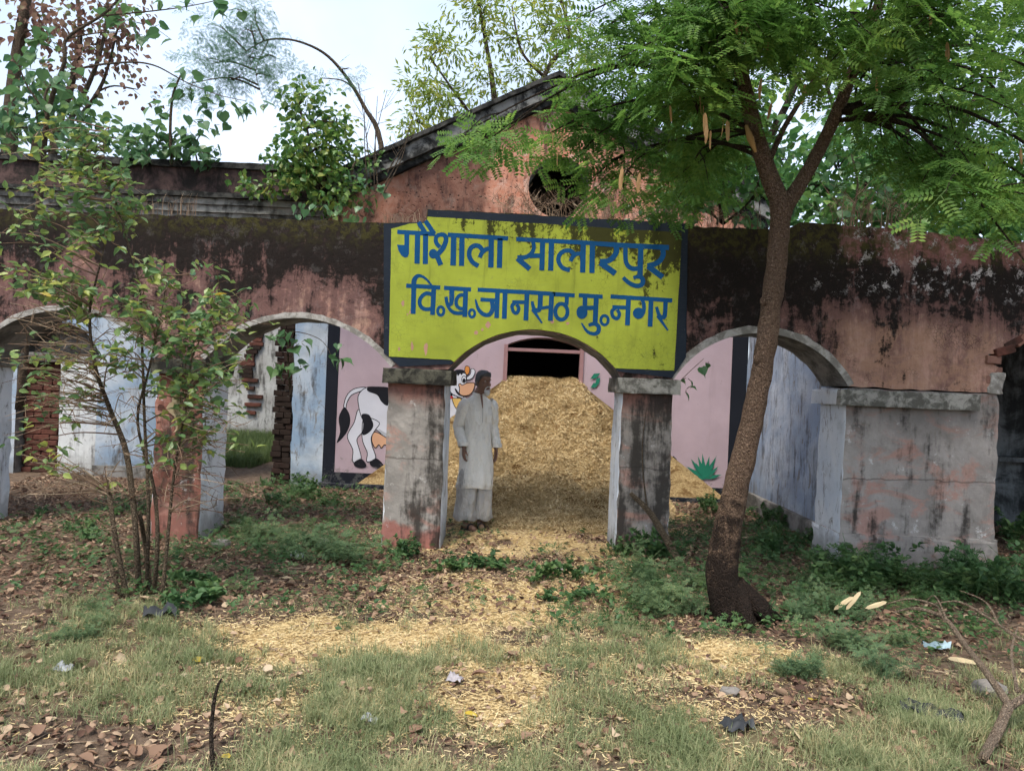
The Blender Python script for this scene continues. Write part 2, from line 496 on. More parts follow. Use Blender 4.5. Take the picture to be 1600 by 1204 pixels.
def sign_paint(name, c, mouldy=True):
    k = Mat(name, 0.9, 0.08)
    p = k.pos(); x = k.sep(p, 0); z = k.sep(p, 2)
    a = k.noise(p, 2.2, 5, 0.6); f = k.noise(p, 16, 6, 0.72, 0.4)
    cc = k.mix(k.rng(a, 0.3, 0.7), tuple(q * .84 for q in c), tuple(q * 1.08 for q in c))
    br = k.noise(k.scale(p, (1.2, 1, 9)), 6, 5, 0.7, 0.3)
    cc = k.mix(k.mul(k.rng(br, 0.48, 0.68), 0.30), cc, tuple(q * .70 + .02 for q in c))
    cc = k.mix(k.mul(k.rng(f, 0.60, 0.68), 0.5), cc, tuple(q * .5 + .05 for q in c))
    if mouldy:
        crk0 = k.mul(k.rng(k.voro(p, 21, 'DISTANCE_TO_EDGE'), 0.022, 0.0), k.rng(k.noise(p, 2.7, 4, 0.6), 0.48, 0.6))
        cc = k.mix(k.mul(crk0, 0.7), cc, (0.06, 0.065, 0.015))
        drip = k.mul(k.rng(k.noise(k.scale(p, (7, 1, 0.5)), 1.7, 6, 0.7), 0.54, 0.66), k.rng(z, 1.9, 3.0, 0.12, 0.55))
        cc = k.mix(drip, cc, (0.10, 0.11, 0.025))
        smear = k.mul(k.rng(k.noise(k.scale(p, (1.2, 1, 1)), 3.4, 4, 0.6, 0.6), 0.52, 0.72), 0.35)
        cc = k.mix(smear, cc, (0.14, 0.15, 0.03))
        # streaks of mould from the top, heavier to the right
        zone = k.math('ADD', k.rng(z, 2.30, 3.05, -0.40, 0.30), k.rng(x, -0.9, 1.5, -0.24, 0.32))
        st = k.noise(k.scale(p, (3.4, 1, 0.9)), 2.0, 5, 0.66, 0.3)
        crk = k.voro(p, 34, 'DISTANCE_TO_EDGE')
        lev = k.math('ADD', k.math('ADD', zone, k.math('MULTIPLY', k.math('SUBTRACT', st, 0.5), 1.9)), k.math('MULTIPLY', k.math('SUBTRACT', f, 0.5), 1.6))
        m_ = k.rng(lev, 0.20, 0.40)
        m2 = k.mul(k.rng(lev, 0.0, 0.35), k.rng(crk, 0.05, 0.0, 0.0, 0.8))
        cc = k.mix(k.math('MAXIMUM', k.mul(m_, 0.93), m2), cc, (0.022, 0.020, 0.010))
    k.col(cc); k.bump(k.math('ADD', f, k.math('MULTIPLY', a, 2)), 0.35, 0.006)
    return k.m
def wall_paint(name, c, patch=(0.2, 0.17, 0.17)):
    k = Mat(name, 0.9, 0.1)
    p = k.pos(); a = k.noise(p, 1.1, 5, 0.6); f = k.noise(p, 14, 6, 0.7)
    z = k.sep(p, 2)
    cc = k.mix(k.rng(a, 0.3, 0.7), tuple(q * .88 for q in c), tuple(q * 1.07 for q in c))
    cc = k.mix(k.mul(k.rng(k.math('ADD', k.noise(p, 9, 6, 0.75), k.rng(z, 0.6, 0.15, 0.0, 0.15)), 0.66, 0.70), 0.7), cc, patch)
    cc = k.mix(k.mul(k.rng(k.noise(k.scale(p, (5, 1, 0.5)), 1.6, 4, 0.6), 0.55, 0.75), 0.22), cc, tuple(q * .6 for q in c))
    k.col(cc); k.bump(k.math('ADD', f, a), 0.35, 0.006)
    return k.m
def gable_plaster():
    k = Mat('gable_orange_plaster', 0.93, 0.15)
    p = k.pos(); x = k.sep(p, 0)
    a = k.noise(p, 1.2, 5, 0.62, 0.4); f = k.noise(p, 8, 7, 0.72, 0.3); pit = k.voro(p, 16)
    c = k.mix(k.rng(f, 0.3, 0.7), (0.42, 0.165, 0.10), (0.50, 0.27, 0.19))
    dk = k.mul(k.rng(k.math('ADD', x, k.math('MULTIPLY', a, 0.9)), 0.22, 0.02), k.rng(k.math('ADD', x, k.math('MULTIPLY', a, 0.6)), -1.55, -1.25))
    c = k.mix(k.mul(k.rng(k.noise(k.scale(p, (2.4, 1, .8)), 1.9, 8, .74, .3), 0.48, 0.60), 0.8), c, (0.035, 0.024, 0.02))
    c = k.mix(k.mul(k.rng(k.noise(p, 5, 8, .78, .2), 0.54, 0.62), 0.5), c, (0.50, 0.38, 0.31))
    c = k.mix(k.mul(dk, k.rng(f, 0.2, 0.6, 0.95, 0.72)), c, (0.070, 0.036, 0.029))
    c = k.mix(k.mul(k.mul(k.rng(pit, 0.25, 0.12), k.rng(f, 0.46, 0.56)), 0.9), c, (0.018, 0.012, 0.01))
    k.col(c); k.bump(k.math('ADD', f, k.rng(pit, 0.1, 0.3)), 0.7, 0.015)
    return k.m
def brick_mat(name, c0, c1, soot=0.4):
    k = Mat(name, 0.95, 0.1)
    r = k.objrand(); p = k.pos(); f = k.noise(p, 18, 5, 0.7); a = k.noise(p, 1.7, 4, 0.6)
    c = k.mix(r, c0, c1)
    c = k.mix(k.mul(k.rng(f, 0.4, 0.7), 0.6), c, tuple(q * .45 for q in c0))
    c = k.mix(k.mul(k.rng(a, 0.62 - soot * .35, 0.78 - soot * .3), 0.9), c, (0.028, 0.020, 0.016))
    k.col(c); k.bump(f, 0.9, 0.010)
    return k.m
def leaf_mat(name, stops, tr=0.35, rough=0.5, spec=0.35, clump=0.5):
    k = Mat(name, rough, spec)
    n = k.noise(k.pos(), 2.2, 3, 0.6)
    f = k.math('ADD', k.math('MULTIPLY', k.island(), 1 - clump), k.math('MULTIPLY', k.rng(n, 0.3, 0.7), clump))
    k.leafy(k.ramp(f, stops), tr)
    return k.m
def bark_mat(name, c0, c1, charred=False, sc=1.0):
    k = Mat(name, 0.95, 0.12)
    p = k.pos(); z = k.sep(p, 2)
    f = k.noise(k.scale(p, (1, 1, 2.2)), 52 * sc, 7, 0.78, 0.8); a = k.noise(p, 3, 4, 0.6); st = k.noise(k.scale(p, (1, 1, 3.5)), 9 * sc, 5, 0.7)
    c = k.mix(k.rng(f, 0.36, 0.64), c0, c1)
    c = k.mix(k.mul(k.rng(a, 0.45, 0.7), 0.5), c, tuple(q * .55 for q in c1))
    if charred:
        lev = k.math('ADD', z, k.math('MULTIPLY', k.math('SUBTRACT', k.noise(p, 11, 7, 0.78, 0.5), 0.5), 2.6))
        c = k.mix(k.mul(k.rng(lev, 0.95, 0.35), 0.93), c, (0.020, 0.015, 0.013))
    ck = k.rng(k.voro(k.scale(p, (1, 1, 0.40)), 85 * sc, 'DISTANCE_TO_EDGE'), 0.0, 0.25)
    c = k.mix(k.mul(k.rng(ck, 0.75, 0.0), 0.30), c, tuple(q * .45 for q in c0))
    k.col(c)
    k.bump(k.math('ADD', k.math('ADD', f, st), k.math('MULTIPLY', ck, 1.2)), 1.0, 0.022)
    return k.m

M = {}
M['arcade'] = arcade_plaster()
M['soffit'] = stain_concrete('grey_soffit_plaster', (0.10, 0.095, 0.085), (0.25, 0.235, 0.215), 0.3)
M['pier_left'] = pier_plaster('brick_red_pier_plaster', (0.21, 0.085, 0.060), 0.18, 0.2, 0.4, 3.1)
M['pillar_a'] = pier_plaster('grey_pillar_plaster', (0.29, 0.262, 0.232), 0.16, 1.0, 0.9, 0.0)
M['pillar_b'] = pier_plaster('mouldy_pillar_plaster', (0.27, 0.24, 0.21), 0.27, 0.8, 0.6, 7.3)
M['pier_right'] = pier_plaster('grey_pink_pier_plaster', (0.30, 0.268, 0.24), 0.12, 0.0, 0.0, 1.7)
M['white_side'] = limewash('white_jamb_limewash', (0.66, 0.67, 0.68), (0.54, 0.58, 0.63), 0.30, 0.3)
M['cap_dark'] = stain_concrete('blackened_cap_cement', (0.020, 0.019, 0.016), (0.085, 0.08, 0.06), 0.3, 3)
M['cap_grey'] = stain_concrete('grey_cap_cement', (0.10, 0.095, 0.08), (0.30, 0.285, 0.25), 0.3, 3)
M['trim'] = stain_concrete('arch_trim_cement', (0.20, 0.185, 0.16), (0.40, 0.375, 0.34), 0.2, 3)
M['sign_black'] = sign_paint('black_sign_border_paint', (0.018, 0.024, 0.034), False)
M['sign_green'] = sign_paint('yellow_green_sign_paint', (0.295, 0.34, 0.044))
M['sign_blue'] = sign_paint('blue_lettering_paint', (0.008, 0.062, 0.165), False)
M['sign_chip'] = plain('bare_plaster_chip', (0.36, 0.20, 0.14), 0.95)
M['pink'] = wall_paint('pink_wall_paint', (0.40, 0.305, 0.335))
M['black_band'] = wall_paint('black_band_paint', (0.014, 0.016, 0.022), (0.08, 0.08, 0.08))
M['gable'] = gable_plaster()
M['cornice'] = stain_concrete('blackened_cornice', (0.020, 0.020, 0.019), (0.22, 0.215, 0.20), 0.2, 1.2)
M['cornice_dark'] = stain_concrete('black_cornice_edge', (0.014, 0.014, 0.013), (0.06, 0.058, 0.052), 0.2, 2)
M['parapet'] = stain_concrete('dark_parapet_plaster', (0.022, 0.018, 0.016), (0.10, 0.062, 0.055), 0.5, 1)
M['band'] = stain_concrete('grey_cornice_band', (0.055, 0.052, 0.046), (0.30, 0.29, 0.26), 0.6, 1)
M['blue'] = limewash('pale_blue_limewash', (0.47, 0.51, 0.55), (0.24, 0.325, 0.43), 0.42, 0.45)
M['blue_side'] = limewash('streaked_blue_limewash', (0.46, 0.50, 0.56), (0.27, 0.335, 0.44), 0.50, 0.5)
M['white_wall'] = limewash('dirty_white_limewash', (0.58, 0.59, 0.58), (0.50, 0.53, 0.56), 0.45, 0.2)
M['court'] = limewash('courtyard_limewash', (0.50, 0.50, 0.48), (0.34, 0.33, 0.31), 0.5, 0.5)
M['dark_wall'] = stain_concrete('dark_grey_wall', (0.03, 0.033, 0.033), (0.17, 0.185, 0.19), 0.7, .7)  # dark grey with streaks and uneven tone
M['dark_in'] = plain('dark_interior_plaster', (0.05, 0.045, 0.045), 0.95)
M['mortar'] = plain('sooty_mortar', (0.10, 0.06, 0.045), 0.97, 0.1, 0.4, 14)
M['brick'] = brick_mat('red_brick', (0.135, 0.055, 0.040), (0.085, 0.038, 0.030), 0.5)
M['brick_orange'] = brick_mat('orange_brick', (0.30, 0.145, 0.10), (0.20, 0.11, 0.085), 0.2)
M['brick_dark'] = brick_mat('blackened_brick', (0.055, 0.030, 0.024), (0.028, 0.019, 0.016), 0.8)
M['wood'] = plain('pinkish_door_frame_paint', (0.27, 0.15, 0.15), 0.7)
M['roof'] = stain_concrete('old_roof_slab', (0.03, 0.028, 0.025), (0.10, 0.09, 0.08), 0.3, 1)
M['bark_siris'] = bark_mat('siris_bark', (0.12, 0.076, 0.054), (0.34, 0.225, 0.15), True)
M['bark_grey'] = bark_mat('grey_brown_bark', (0.10, 0.075, 0.055), (0.24, 0.18, 0.125))
M['bark_dark'] = bark_mat('dark_bark', (0.035, 0.025, 0.02), (0.10, 0.075, 0.055))
M['bark_pale'] = bark_mat('pale_dead_wood', (0.09, 0.065, 0.045), (0.25, 0.19, 0.125))
M['branch_tan'] = bark_mat('tan_branch_bark', (0.24, 0.17, 0.12), (0.50, 0.38, 0.27))
M['wound'] = plain('bare_yellow_wood', (0.42, 0.26, 0.11), 0.8)
M['leaf_siris'] = leaf_mat('siris_leaf', [(0, (0.055, 0.135, 0.026)), (0.4, (0.105, 0.215, 0.042)), (0.75, (0.175, 0.300, 0.058)), (1, (0.29, 0.40, 0.08))], 0.6, 0.5, .3, .6)
M['leaf_yellow'] = leaf_mat('yellow_green_leaf', [(0, (0.12, 0.20, 0.04)), (0.5, (0.25, 0.34, 0.07)), (0.85, (0.44, 0.46, 0.09)), (1, (0.58, 0.52, 0.10))], 0.5, .5, .3, .75)
M['leaf_blue'] = leaf_mat('bluish_feathery_leaf', [(0, (0.06, 0.14, 0.075)), (0.6, (0.10, 0.22, 0.11)), (1, (0.17, 0.31, 0.14))], 0.5)
M['leaf_peepal'] = leaf_mat('peepal_leaf', [(0, (0.050, 0.125, 0.060)), (0.5, (0.085, 0.185, 0.075)), (0.9, (0.17, 0.27, 0.08)), (1, (0.28, 0.33, 0.07))], 0.45, 0.35, 0.5, .3)
M['leaf_ficus'] = leaf_mat('ficus_leaf', [(0, (0.035, 0.100, 0.032)), (0.45, (0.085, 0.19, 0.045)), (0.75, (0.20, 0.29, 0.06)), (0.93, (0.36, 0.38, 0.09)), (1, (0.45, 0.26, 0.12))], 0.42, 0.35, 0.5, .45)
M['leaf_dense'] = leaf_mat('dense_green_leaf', [(0, (0.030, 0.095, 0.032)), (0.5, (0.075, 0.185, 0.05)), (1, (0.20, 0.32, 0.07))], 0.5, .45, .35, .6)
M['leaf_backlight'] = leaf_mat('backlight_painted_leaf', [(0, (0.10, 0.21, 0.04)), (0.5, (0.20, 0.35, 0.06)), (1, (0.38, 0.48, 0.10))], 0.55, .45, .35, .6)  # backlight put into the colour: paler, yellower than the dense green leaf
M['leaf_dry'] = leaf_mat('dry_reddish_leaf', [(0, (0.11, 0.065, 0.055)), (0.4, (0.20, 0.105, 0.080)), (0.7, (0.28, 0.18, 0.12)), (0.85, (0.12, 0.19, 0.07)), (1, (0.20, 0.28, 0.09))], 0.4, .7, .2, .3)
M['leaf_shrub'] = leaf_mat('shrub_leaf', [(0, (0.06, 0.13, 0.06)), (0.4, (0.13, 0.23, 0.08)), (0.7, (0.26, 0.34, 0.09)), (0.93, (0.42, 0.42, 0.08)), (1, (0.52, 0.34, 0.05))], 0.4, 0.4, 0.45, .35)
M['weed'] = leaf_mat('weed_leaf', [(0, (0.035, 0.085, 0.030)), (0.5, (0.070, 0.145, 0.050)), (1, (0.15, 0.225, 0.075))], 0.38, .5, .3, .5)
M['weed_pale'] = leaf_mat('bluish_weed_leaf', [(0, (0.060, 0.115, 0.055)), (0.5, (0.110, 0.175, 0.080)), (1, (0.21, 0.26, 0.11))], 0.38, .6, .25, .4)
M['grass'] = leaf_mat('grass_blade', [(0, (0.12, 0.16, 0.065)), (0.4, (0.22, 0.26, 0.12)), (0.68, (0.34, 0.35, 0.18)), (0.88, (0.50, 0.42, 0.23)), (1, (0.58, 0.47, 0.26))], 0.35, .6, .25, .35)
M['grass_green'] = leaf_mat('courtyard_grass_blade', [(0, (0.06, 0.10, 0.035)), (1, (0.17, 0.22, 0.075))], 0.35, .6, .25, .4)
M['litter'] = leaf_mat('fallen_leaf', [(0, (0.055, 0.034, 0.026)), (0.3, (0.13, 0.072, 0.050)), (0.55, (0.215, 0.130, 0.085)), (0.8, (0.34, 0.230, 0.150)), (1, (0.52, 0.40, 0.27))], 0.12, .8, .2, .2)
M['straw'] = leaf_mat('straw_flake', [(0, (0.26, 0.175, 0.080)), (0.3, (0.46, 0.335, 0.165)), (0.7, (0.62, 0.48, 0.265)), (1, (0.75, 0.62, 0.39))], 0.15, .7, .25, .35)
M['straw_pale'] = leaf_mat('pale_straw_flake', [(0, (0.42, 0.29, 0.13)), (0.5, (0.62, 0.47, 0.24)), (1, (0.76, 0.62, 0.37))], 0.15, .7, .25, .3)
M['twig'] = leaf_mat('dry_twig', [(0, (0.10, 0.06, 0.04)), (0.6, (0.22, 0.15, 0.10)), (1, (0.36, 0.28, 0.19))], 0.05, .9, .1, .2)
M['pod'] = leaf_mat('siris_pod', [(0, (0.30, 0.15, 0.06)), (1, (0.52, 0.32, 0.14))], 0.35, .6, .3, .2)
M['pod_pale'] = leaf_mat('pale_seed_pod', [(0, (0.46, 0.34, 0.18)), (1, (0.66, 0.54, 0.34))], 0.2, .6, .3, .2)
def straw_heap_mat():
    k = Mat('heaped_straw', 0.9, 0.15)
    p = k.pos(); f = k.noise(k.scale(p, (1, 1, 1.4)), 30, 6, 0.75, 0.8); a = k.noise(k.scale(p, (1, 1, 2.2)), 3.2, 5, 0.65, 0.5)
    c = k.ramp(f, [(0.28, (0.11, 0.068, 0.030)), (0.45, (0.30, 0.205, 0.095)), (0.62, (0.48, 0.355, 0.18)), (0.8, (0.60, 0.47, 0.26))])
    c = k.mix(k.mul(k.rng(a, 0.52, 0.64), 0.85), c, (0.13, 0.066, 0.022))
    k.col(c); k.bump(k.math('ADD', f, a), 1.0, 0.03)
    return k.m
M['heap'] = straw_heap_mat()
def ground_mat():
    k = Mat('littered_ground', 0.97, 0.1)
    p = k.pos(); f = k.noise(p, 34, 6, 0.75, 0.6); a = k.noise(p, 2.5, 5, 0.65); m_ = k.noise(p, 11, 5, 0.7, 0.5)
    soil = k.mix(k.rng(m_, 0.35, 0.65), (0.085, 0.058, 0.042), (0.19, 0.135, 0.095))
    soil = k.mix(k.mul(k.rng(f, 0.5, 0.7), 0.6), soil, (0.20, 0.13, 0.08))
    straw = k.ramp(f, [(0.3, (0.30, 0.19, 0.08)), (0.5, (0.50, 0.36, 0.17)), (0.7, (0.64, 0.49, 0.26))])
    sf = k.rng(k.math('ADD', k.attr('straw'), k.math('MULTIPLY', k.math('SUBTRACT', m_, 0.5), 0.9)), 0.30, 0.62)
    c = k.mix(sf, soil, straw)
    gf = k.mul(k.rng(k.math('ADD', k.attr('grass'), k.math('MULTIPLY', k.math('SUBTRACT', f, 0.5), 0.8)), 0.3, 0.9), 0.6)
    c = k.mix(gf, c, k.mix(m_, (0.13, 0.115, 0.055), (0.27, 0.225, 0.115)))
    k.col(c); k.bump(k.math('ADD', f, k.math('MULTIPLY', m_, 1.5)), 1.0, 0.02)
    return k.m
M['ground'] = ground_mat()

# ------------------------------------------------------------------ ground
def blob(x, y, cx, cy, sx, sy):
    return np.exp(-(((x - cx) / sx) ** 2 + ((y - cy) / sy) ** 2))
def straw_mask(x, y):
    s = 1.25 * blob(x, y, 0.22, 7.7, 0.95, 1.25) + 0.75 * blob(x, y, 0.15, 5.6, 0.95, 0.9) + 1.15 * blob(x, y, -1.25, 4.42, 1.0, 0.36) + 0.85 * blob(x, y, -0.45, 4.75, 0.7, 0.45)
    s = s + 1.0 * blob(x, y, 1.42, 4.5, 0.36, 0.30) + 0.85 * blob(x, y, 0.5, 3.75, 0.75, 0.45) + 0.45 * blob(x, y, 0.9, 4.3, 0.7, 0.4) + 0.5 * blob(x, y, -0.9, 3.6, 0.7, 0.3)
    s = s + 0.9 * blob(x, y, 1.5, 9.3, 0.9, 0.9)
    return np.clip(s * np.clip(2.6 * fnoise(np.asarray(x) * 2.6, np.asarray(y) * 2.6, 21) - .45, 0.05, 1.5) * np.where(np.asarray(y) < 6.8, .8, 1.15), 0, 1.3)
def grass_mask(x, y):
    n = fnoise(np.asarray(x) * 1.6, np.asarray(y) * 1.6, 33)
    g = np.clip((5.2 - y) / 0.9, 0, 1) * 0.56
    g = g + 0.9 * blob(x, y, -0.5, 4.05, 0.55, 0.32) + 0.75 * blob(x, y, -2.2, 4.3, 0.8, 0.6) + 0.8 * blob(x, y, 1.5, 3.5, 1.0, 0.5) + 0.6 * blob(x, y, 0.75, 5.0, 0.5, 0.5)
    g = g * np.clip(3.4 * n - 0.95, 0.02, 1.6)
    g = g * np.clip(1.15 - 0.75 * straw_mask(x, y), 0.12, 1)
    g = g * (1 - 0.85 * blob(x, y, 1.75, 4.0, 0.5, 0.28)) * (1 - 0.35 * blob(x, y, -2.0, 3.15, 0.8, 0.3))
    return np.clip(g, 0, 1.2)
def litter_mask(x, y):
    n = fnoise(np.asarray(x) * 1.9, np.asarray(y) * 1.9, 55)
    l = 0.22 + 0.9 * np.clip((y - 4.7) / 0.7, 0, 1) * np.clip((8.0 - y) / 1.5, 0.65, 1) + 0.15 * blob(x, y, -2.0, 3.15, 0.9, 0.35) + 0.8 * blob(x, y, 1.75, 4.0, 0.6, 0.3)
    l = l * (0.4 + 1.1 * n) * np.clip(1.2 - 0.9 * straw_mask(x, y), 0.12, 1)
    return np.clip(l, 0, 1.2)
def spread_axis(lo, hi, step, far_lo, far_hi):
    a = list(np.arange(lo, hi, step)); s = step; q = a[0]
    pre = []
    while q > far_lo: s *= 1.35; q -= s; pre.append(q)
    s = step; q = a[-1]; post = []
    while q < far_hi: s *= 1.35; q += s; post.append(q)
    return np.array(pre[::-1] + a + post)
gx = spread_axis(-7, 7, 0.075, -500, 500); gy = spread_axis(2.2, 12.5, 0.075, -300, 900)
GX, GY = np.meshgrid(gx, gy)
nx, ny = len(gx), len(gy)
idx = np.arange(nx * ny).reshape(ny, nx)
quads = np.stack([idx[:-1, :-1], idx[:-1, 1:], idx[1:, 1:], idx[1:, :-1]], -1).reshape(-1, 4)
gme = np_mesh('ground', np.stack([GX, GY, gz(GX, GY)], -1).reshape(-1, 3), quads, True)
for nm, fn in (('straw', straw_mask), ('grass', grass_mask)):
    at = gme.attributes.new(nm, 'FLOAT', 'POINT')
    at.data.foreach_set('value', np.ascontiguousarray(fn(GX, GY).ravel(), np.float32))
tag(link('ground', gme, None, M['ground']), 'leaf littered earth with straw and patchy grass before the arcade', kind='structure')

# ------------------------------------------------------------------ masonry helpers
def arch_pts(xl, xr, zs, zc, n=22, grow=0.0):
    w, r = (xr - xl) / 2, zc - zs
    rad = (w * w + r * r) / (2 * r); cz = zc - rad; cx = (xl + xr) / 2
    a = math.asin(min(1, w / rad)) if r <= w else math.pi - math.asin(w / rad)
    return [(cx + (rad + grow) * math.sin(a - 2 * a * i / n), cz + (rad + grow) * math.cos(a - 2 * a * i / n)) for i in range(n + 1)]   # right to left
def rough(poly, step=0.05, amp=0.004, seed=0):
    out = []
    for i in range(len(poly)):
        a, b = Vector(poly[i]), Vector(poly[(i + 1) % len(poly)])
        m = max(1, int((b - a).length / step))
        for k in range(m):
            q = a.lerp(b, k / m)
            out.append((q.x + amp * mnoise.noise(Vector((q.x * 9, q.y * 9, seed))), q.y + amp * 1.4 * mnoise.noise(Vector((q.x * 9, q.y * 9, seed + 5.3)))))
    return out
def prism_holes(outer, holes, y0, y1, mi=0, side=0, back=0):
    loops = [outer] + holes
    allp = [p for l in loops for p in l]; n = len(allp)
    tris = tessellate_polygon([[Vector((p[0], p[1], 0)) for p in l] for l in loops])
    mb = MB(); fs, ms = [], []
    for t in tris:
        a, b, c = (allp[i] for i in t)
        k = (b[0] - a[0]) * (c[1] - a[1]) - (c[0] - a[0]) * (b[1] - a[1])
        t = tuple(t) if k > 0 else (t[0], t[2], t[1])
        fs.append(t); ms.append(mi); fs.append(tuple(n + i for i in reversed(t))); ms.append(back)
    s = 0
    for li, l in enumerate(loops):
        m = len(l); ar = sum(l[i][0] * l[(i + 1) % m][1] - l[(i + 1) % m][0] * l[i][1] for i in range(m))
        for i in range(m):
            a, b = s + i, s + (i + 1) % m
            flip = (ar > 0) != (li > 0)
            fs.append((a, n + a, n + b, b) if flip else (a, b, n + b, n + a)); ms.append(side)
        s += m
    mb.add([(p[0], y0, p[1]) for p in allp] + [(p[0], y1, p[1]) for p in allp], fs, ms)
    return mb
def rough_box(name, x0, x1, y0, y1, z0, z1, mats, parent, amp=0.005, chip=0.012, cuts=9, seed=0.0, taper=0.0):
    """mats: front/back/top, then the sides facing +-X"""
    bm = bmesh.new()
    bmesh.ops.create_cube(bm, size=1.0)
    bmesh.ops.subdivide_edges(bm, edges=bm.edges[:], cuts=cuts, use_grid_fill=True)
    bm.normal_update()
    for f in bm.faces: f.material_index = 1 if abs(f.normal.x) > 0.8 and len(mats) > 1 else 0
    for v in bm.verts:
        c = v.co.copy()
        e = (abs(c.x) > .499) + (abs(c.y) > .499) + (abs(c.z) > .499)
        q = Vector((x0 + (c.x + .5) * (x1 - x0), y0 + (c.y + .5) * (y1 - y0), z0 + (c.z + .5) * (z1 - z0)))
        t = taper * (0.5 - c.z)
        q.x += t * (1 if c.x > 0 else -1) * abs(c.x) * 2
        nv = mnoise.noise_vector(q * 4.1 + Vector((seed, 0, 0))) * amp + mnoise.noise_vector(q * 17 + Vector((seed, 3, 0))) * amp * .6
        q += nv
        if e >= 2:
            k = chip * max(0, mnoise.noise(q * 7 + Vector((0, seed, 9))) + .25)
            q.x -= k * (1 if c.x > 0 else -1) * (abs(c.x) > .499); q.y -= k * (1 if c.y > 0 else -1) * (abs(c.y) > .499); q.z -= k * .6 * (1 if c.z > 0 else -1) * (abs(c.z) > .499)
        v.co = q
    me = bpy.data.meshes.new(name); bm.to_mesh(me); bm.free()
    return link(name, me, parent, list(mats))
def brick_mesh(L=0.23, D=0.11, H=0.07, seed=0):
    bm = bmesh.new(); bmesh.ops.create_cube(bm, size=1.0)
    bmesh.ops.scale(bm, vec=(L, D, H), verts=bm.verts)
    bmesh.ops.bevel(bm, geom=bm.edges[:], offset=0.006, segments=1, affect='EDGES')
    for v in bm.verts: v.co += mnoise.noise_vector(v.co * 23 + Vector((seed, 0, 0))) * 0.006
    me = bpy.data.meshes.new('brick'); bm.to_mesh(me); bm.free()
    return me
def brick_set(mat):
    s = []
    for i in range(4):
        me = brick_mesh(seed=i * 3.7); me.materials.append(mat); s.append(me)
    return s
BR, BRO, BRD = brick_set(M['brick']), brick_set(M['brick_orange']), brick_set(M['brick_dark'])
def brick(parent, bset, loc, rz=0.0, ry=0.0, sc=(1, 1, 1)):
    o = bpy.data.objects.new('brick', random.choice(bset)); COL.objects.link(o)
    o.parent = parent; o.location = loc; o.rotation_euler = (R(-.03, .03), ry + R(-.02, .02), rz + R(-.03, .03)); o.scale = sc
    return o

# ------------------------------------------------------------------ the arcade wall
AW = thing('arcade_wall', 'long weathered salmon arcade wall with arches, blackened along its top, carrying the painted sign', 'wall')
ZS, TH, YB = 1.66, 0.62, FW + 0.62
ARCHES = {'far_left': (-5.0, -3.33, 2.07), 'left': (-2.87, -1.13, 2.09), 'centre': (-0.60, 1.01, 2.06), 'right': (1.50, 3.13, 2.13)}
X0s, X1s = P(668, 330, FW).x, P(1075, 352, FW).x
SGL = P(600, 450, FW).x
top = [(7.4, 3.02), (4.6, 3.08), (4.25, 3.09), (3.5, 3.15), (2.62, 3.17), (2.5, 3.10), (X1s + .02, 3.08), (X1s, 3.115), (X0s, 3.145), (X0s - .01, 3.03), (SGL, 2.995), (-2.0, 3.0), (-4.5, 2.98), (-7.4, 3.0)]
bot = [(-7.4, ZS), (-5.0, ZS)]
for kname in ('far_left', 'left', 'centre', 'right'):
    xl, xr, zc = ARCHES[kname]
    bot += arch_pts(xl, xr, ZS, zc)[::-1]
bot += [(4.53, ZS), (4.56, 1.78), (4.47, 1.83), (4.52, 1.90), (4.43, 1.95), (4.42, 2.02), (4.53, 2.03), (4.62, 2.12), (4.74, 2.16), (4.9, 2.25), (5.3, 2.36), (5.8, 2.30), (6.2, 2.0), (6.3, ZS), (7.4, ZS)]
outline = rough(bot + top, 0.06, 0.010)
wall_o = MB().prism(outline, FW, YB, 0, 1, 0).obj('wall', [M['arcade'], M['soffit']], AW)
bv = wall_o.modifiers.new('worn_edges', 'BEVEL'); bv.width = 0.012; bv.segments = 2; bv.limit_method = 'ANGLE'; bv.angle_limit = math.radians(60)
# piers and pillars
def pier(x0, x1, mat, seed, capmat, cap=True, capx=0.055, z1=1.52):
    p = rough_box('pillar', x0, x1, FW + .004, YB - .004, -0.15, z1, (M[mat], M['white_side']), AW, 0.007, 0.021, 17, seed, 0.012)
    if cap:
        rough_box('pillar_cap', x0 - capx, x1 + capx, FW - .062, YB + .05, z1 - .006, ZS - .002, (M[capmat], M['cap_grey'] if capmat == 'cap_grey' else M[capmat]), AW, 0.004, 0.014, 7, seed)
    return p
pier(-5.62, -5.03, 'pillar_a', 2.2, 'cap_grey')
pl = pier(-3.31, -2.862, 'pier_left', 4.4, 'cap_dark', True, 0.035)
tag(pl, 'brick red plaster pier with bare bricks and a white jamb')
pa = pier(-1.15, -0.614, 'pillar_a', 0.3, 'cap_dark')
tag(pa, 'grey plaster pillar with orange red band under its black cap')
pb = pier(1.03, 1.505, 'pillar_b', 8.1, 'cap_grey')
tag(pb, 'mould blackened pillar with whitewashed inner side')
pr = pier(3.116, 4.545, 'pier_right', 5.7, 'cap_grey', False, z1=ZS - .01)
tag(pr, 'wide grey pink plaster pier with broken right edge')
rough_box('ledge', 3.03, 4.32, FW - .075, FW + .01, 1.485, 1.635, (M['cap_grey'],), AW, 0.004, 0.010, 8, 2.0)
rough_box('ledge', 3.045, 3.13, FW - .05, YB + .04, 1.487, 1.633, (M['white_side'],), AW, 0.003, 0.008, 5, 3.0)
rough_box('plinth', 3.085, 4.575, FW - .03, YB, -0.1, 0.30, (M['pier_right'], M['white_side']), AW, 0.005, 0.03, 9, 6.0)
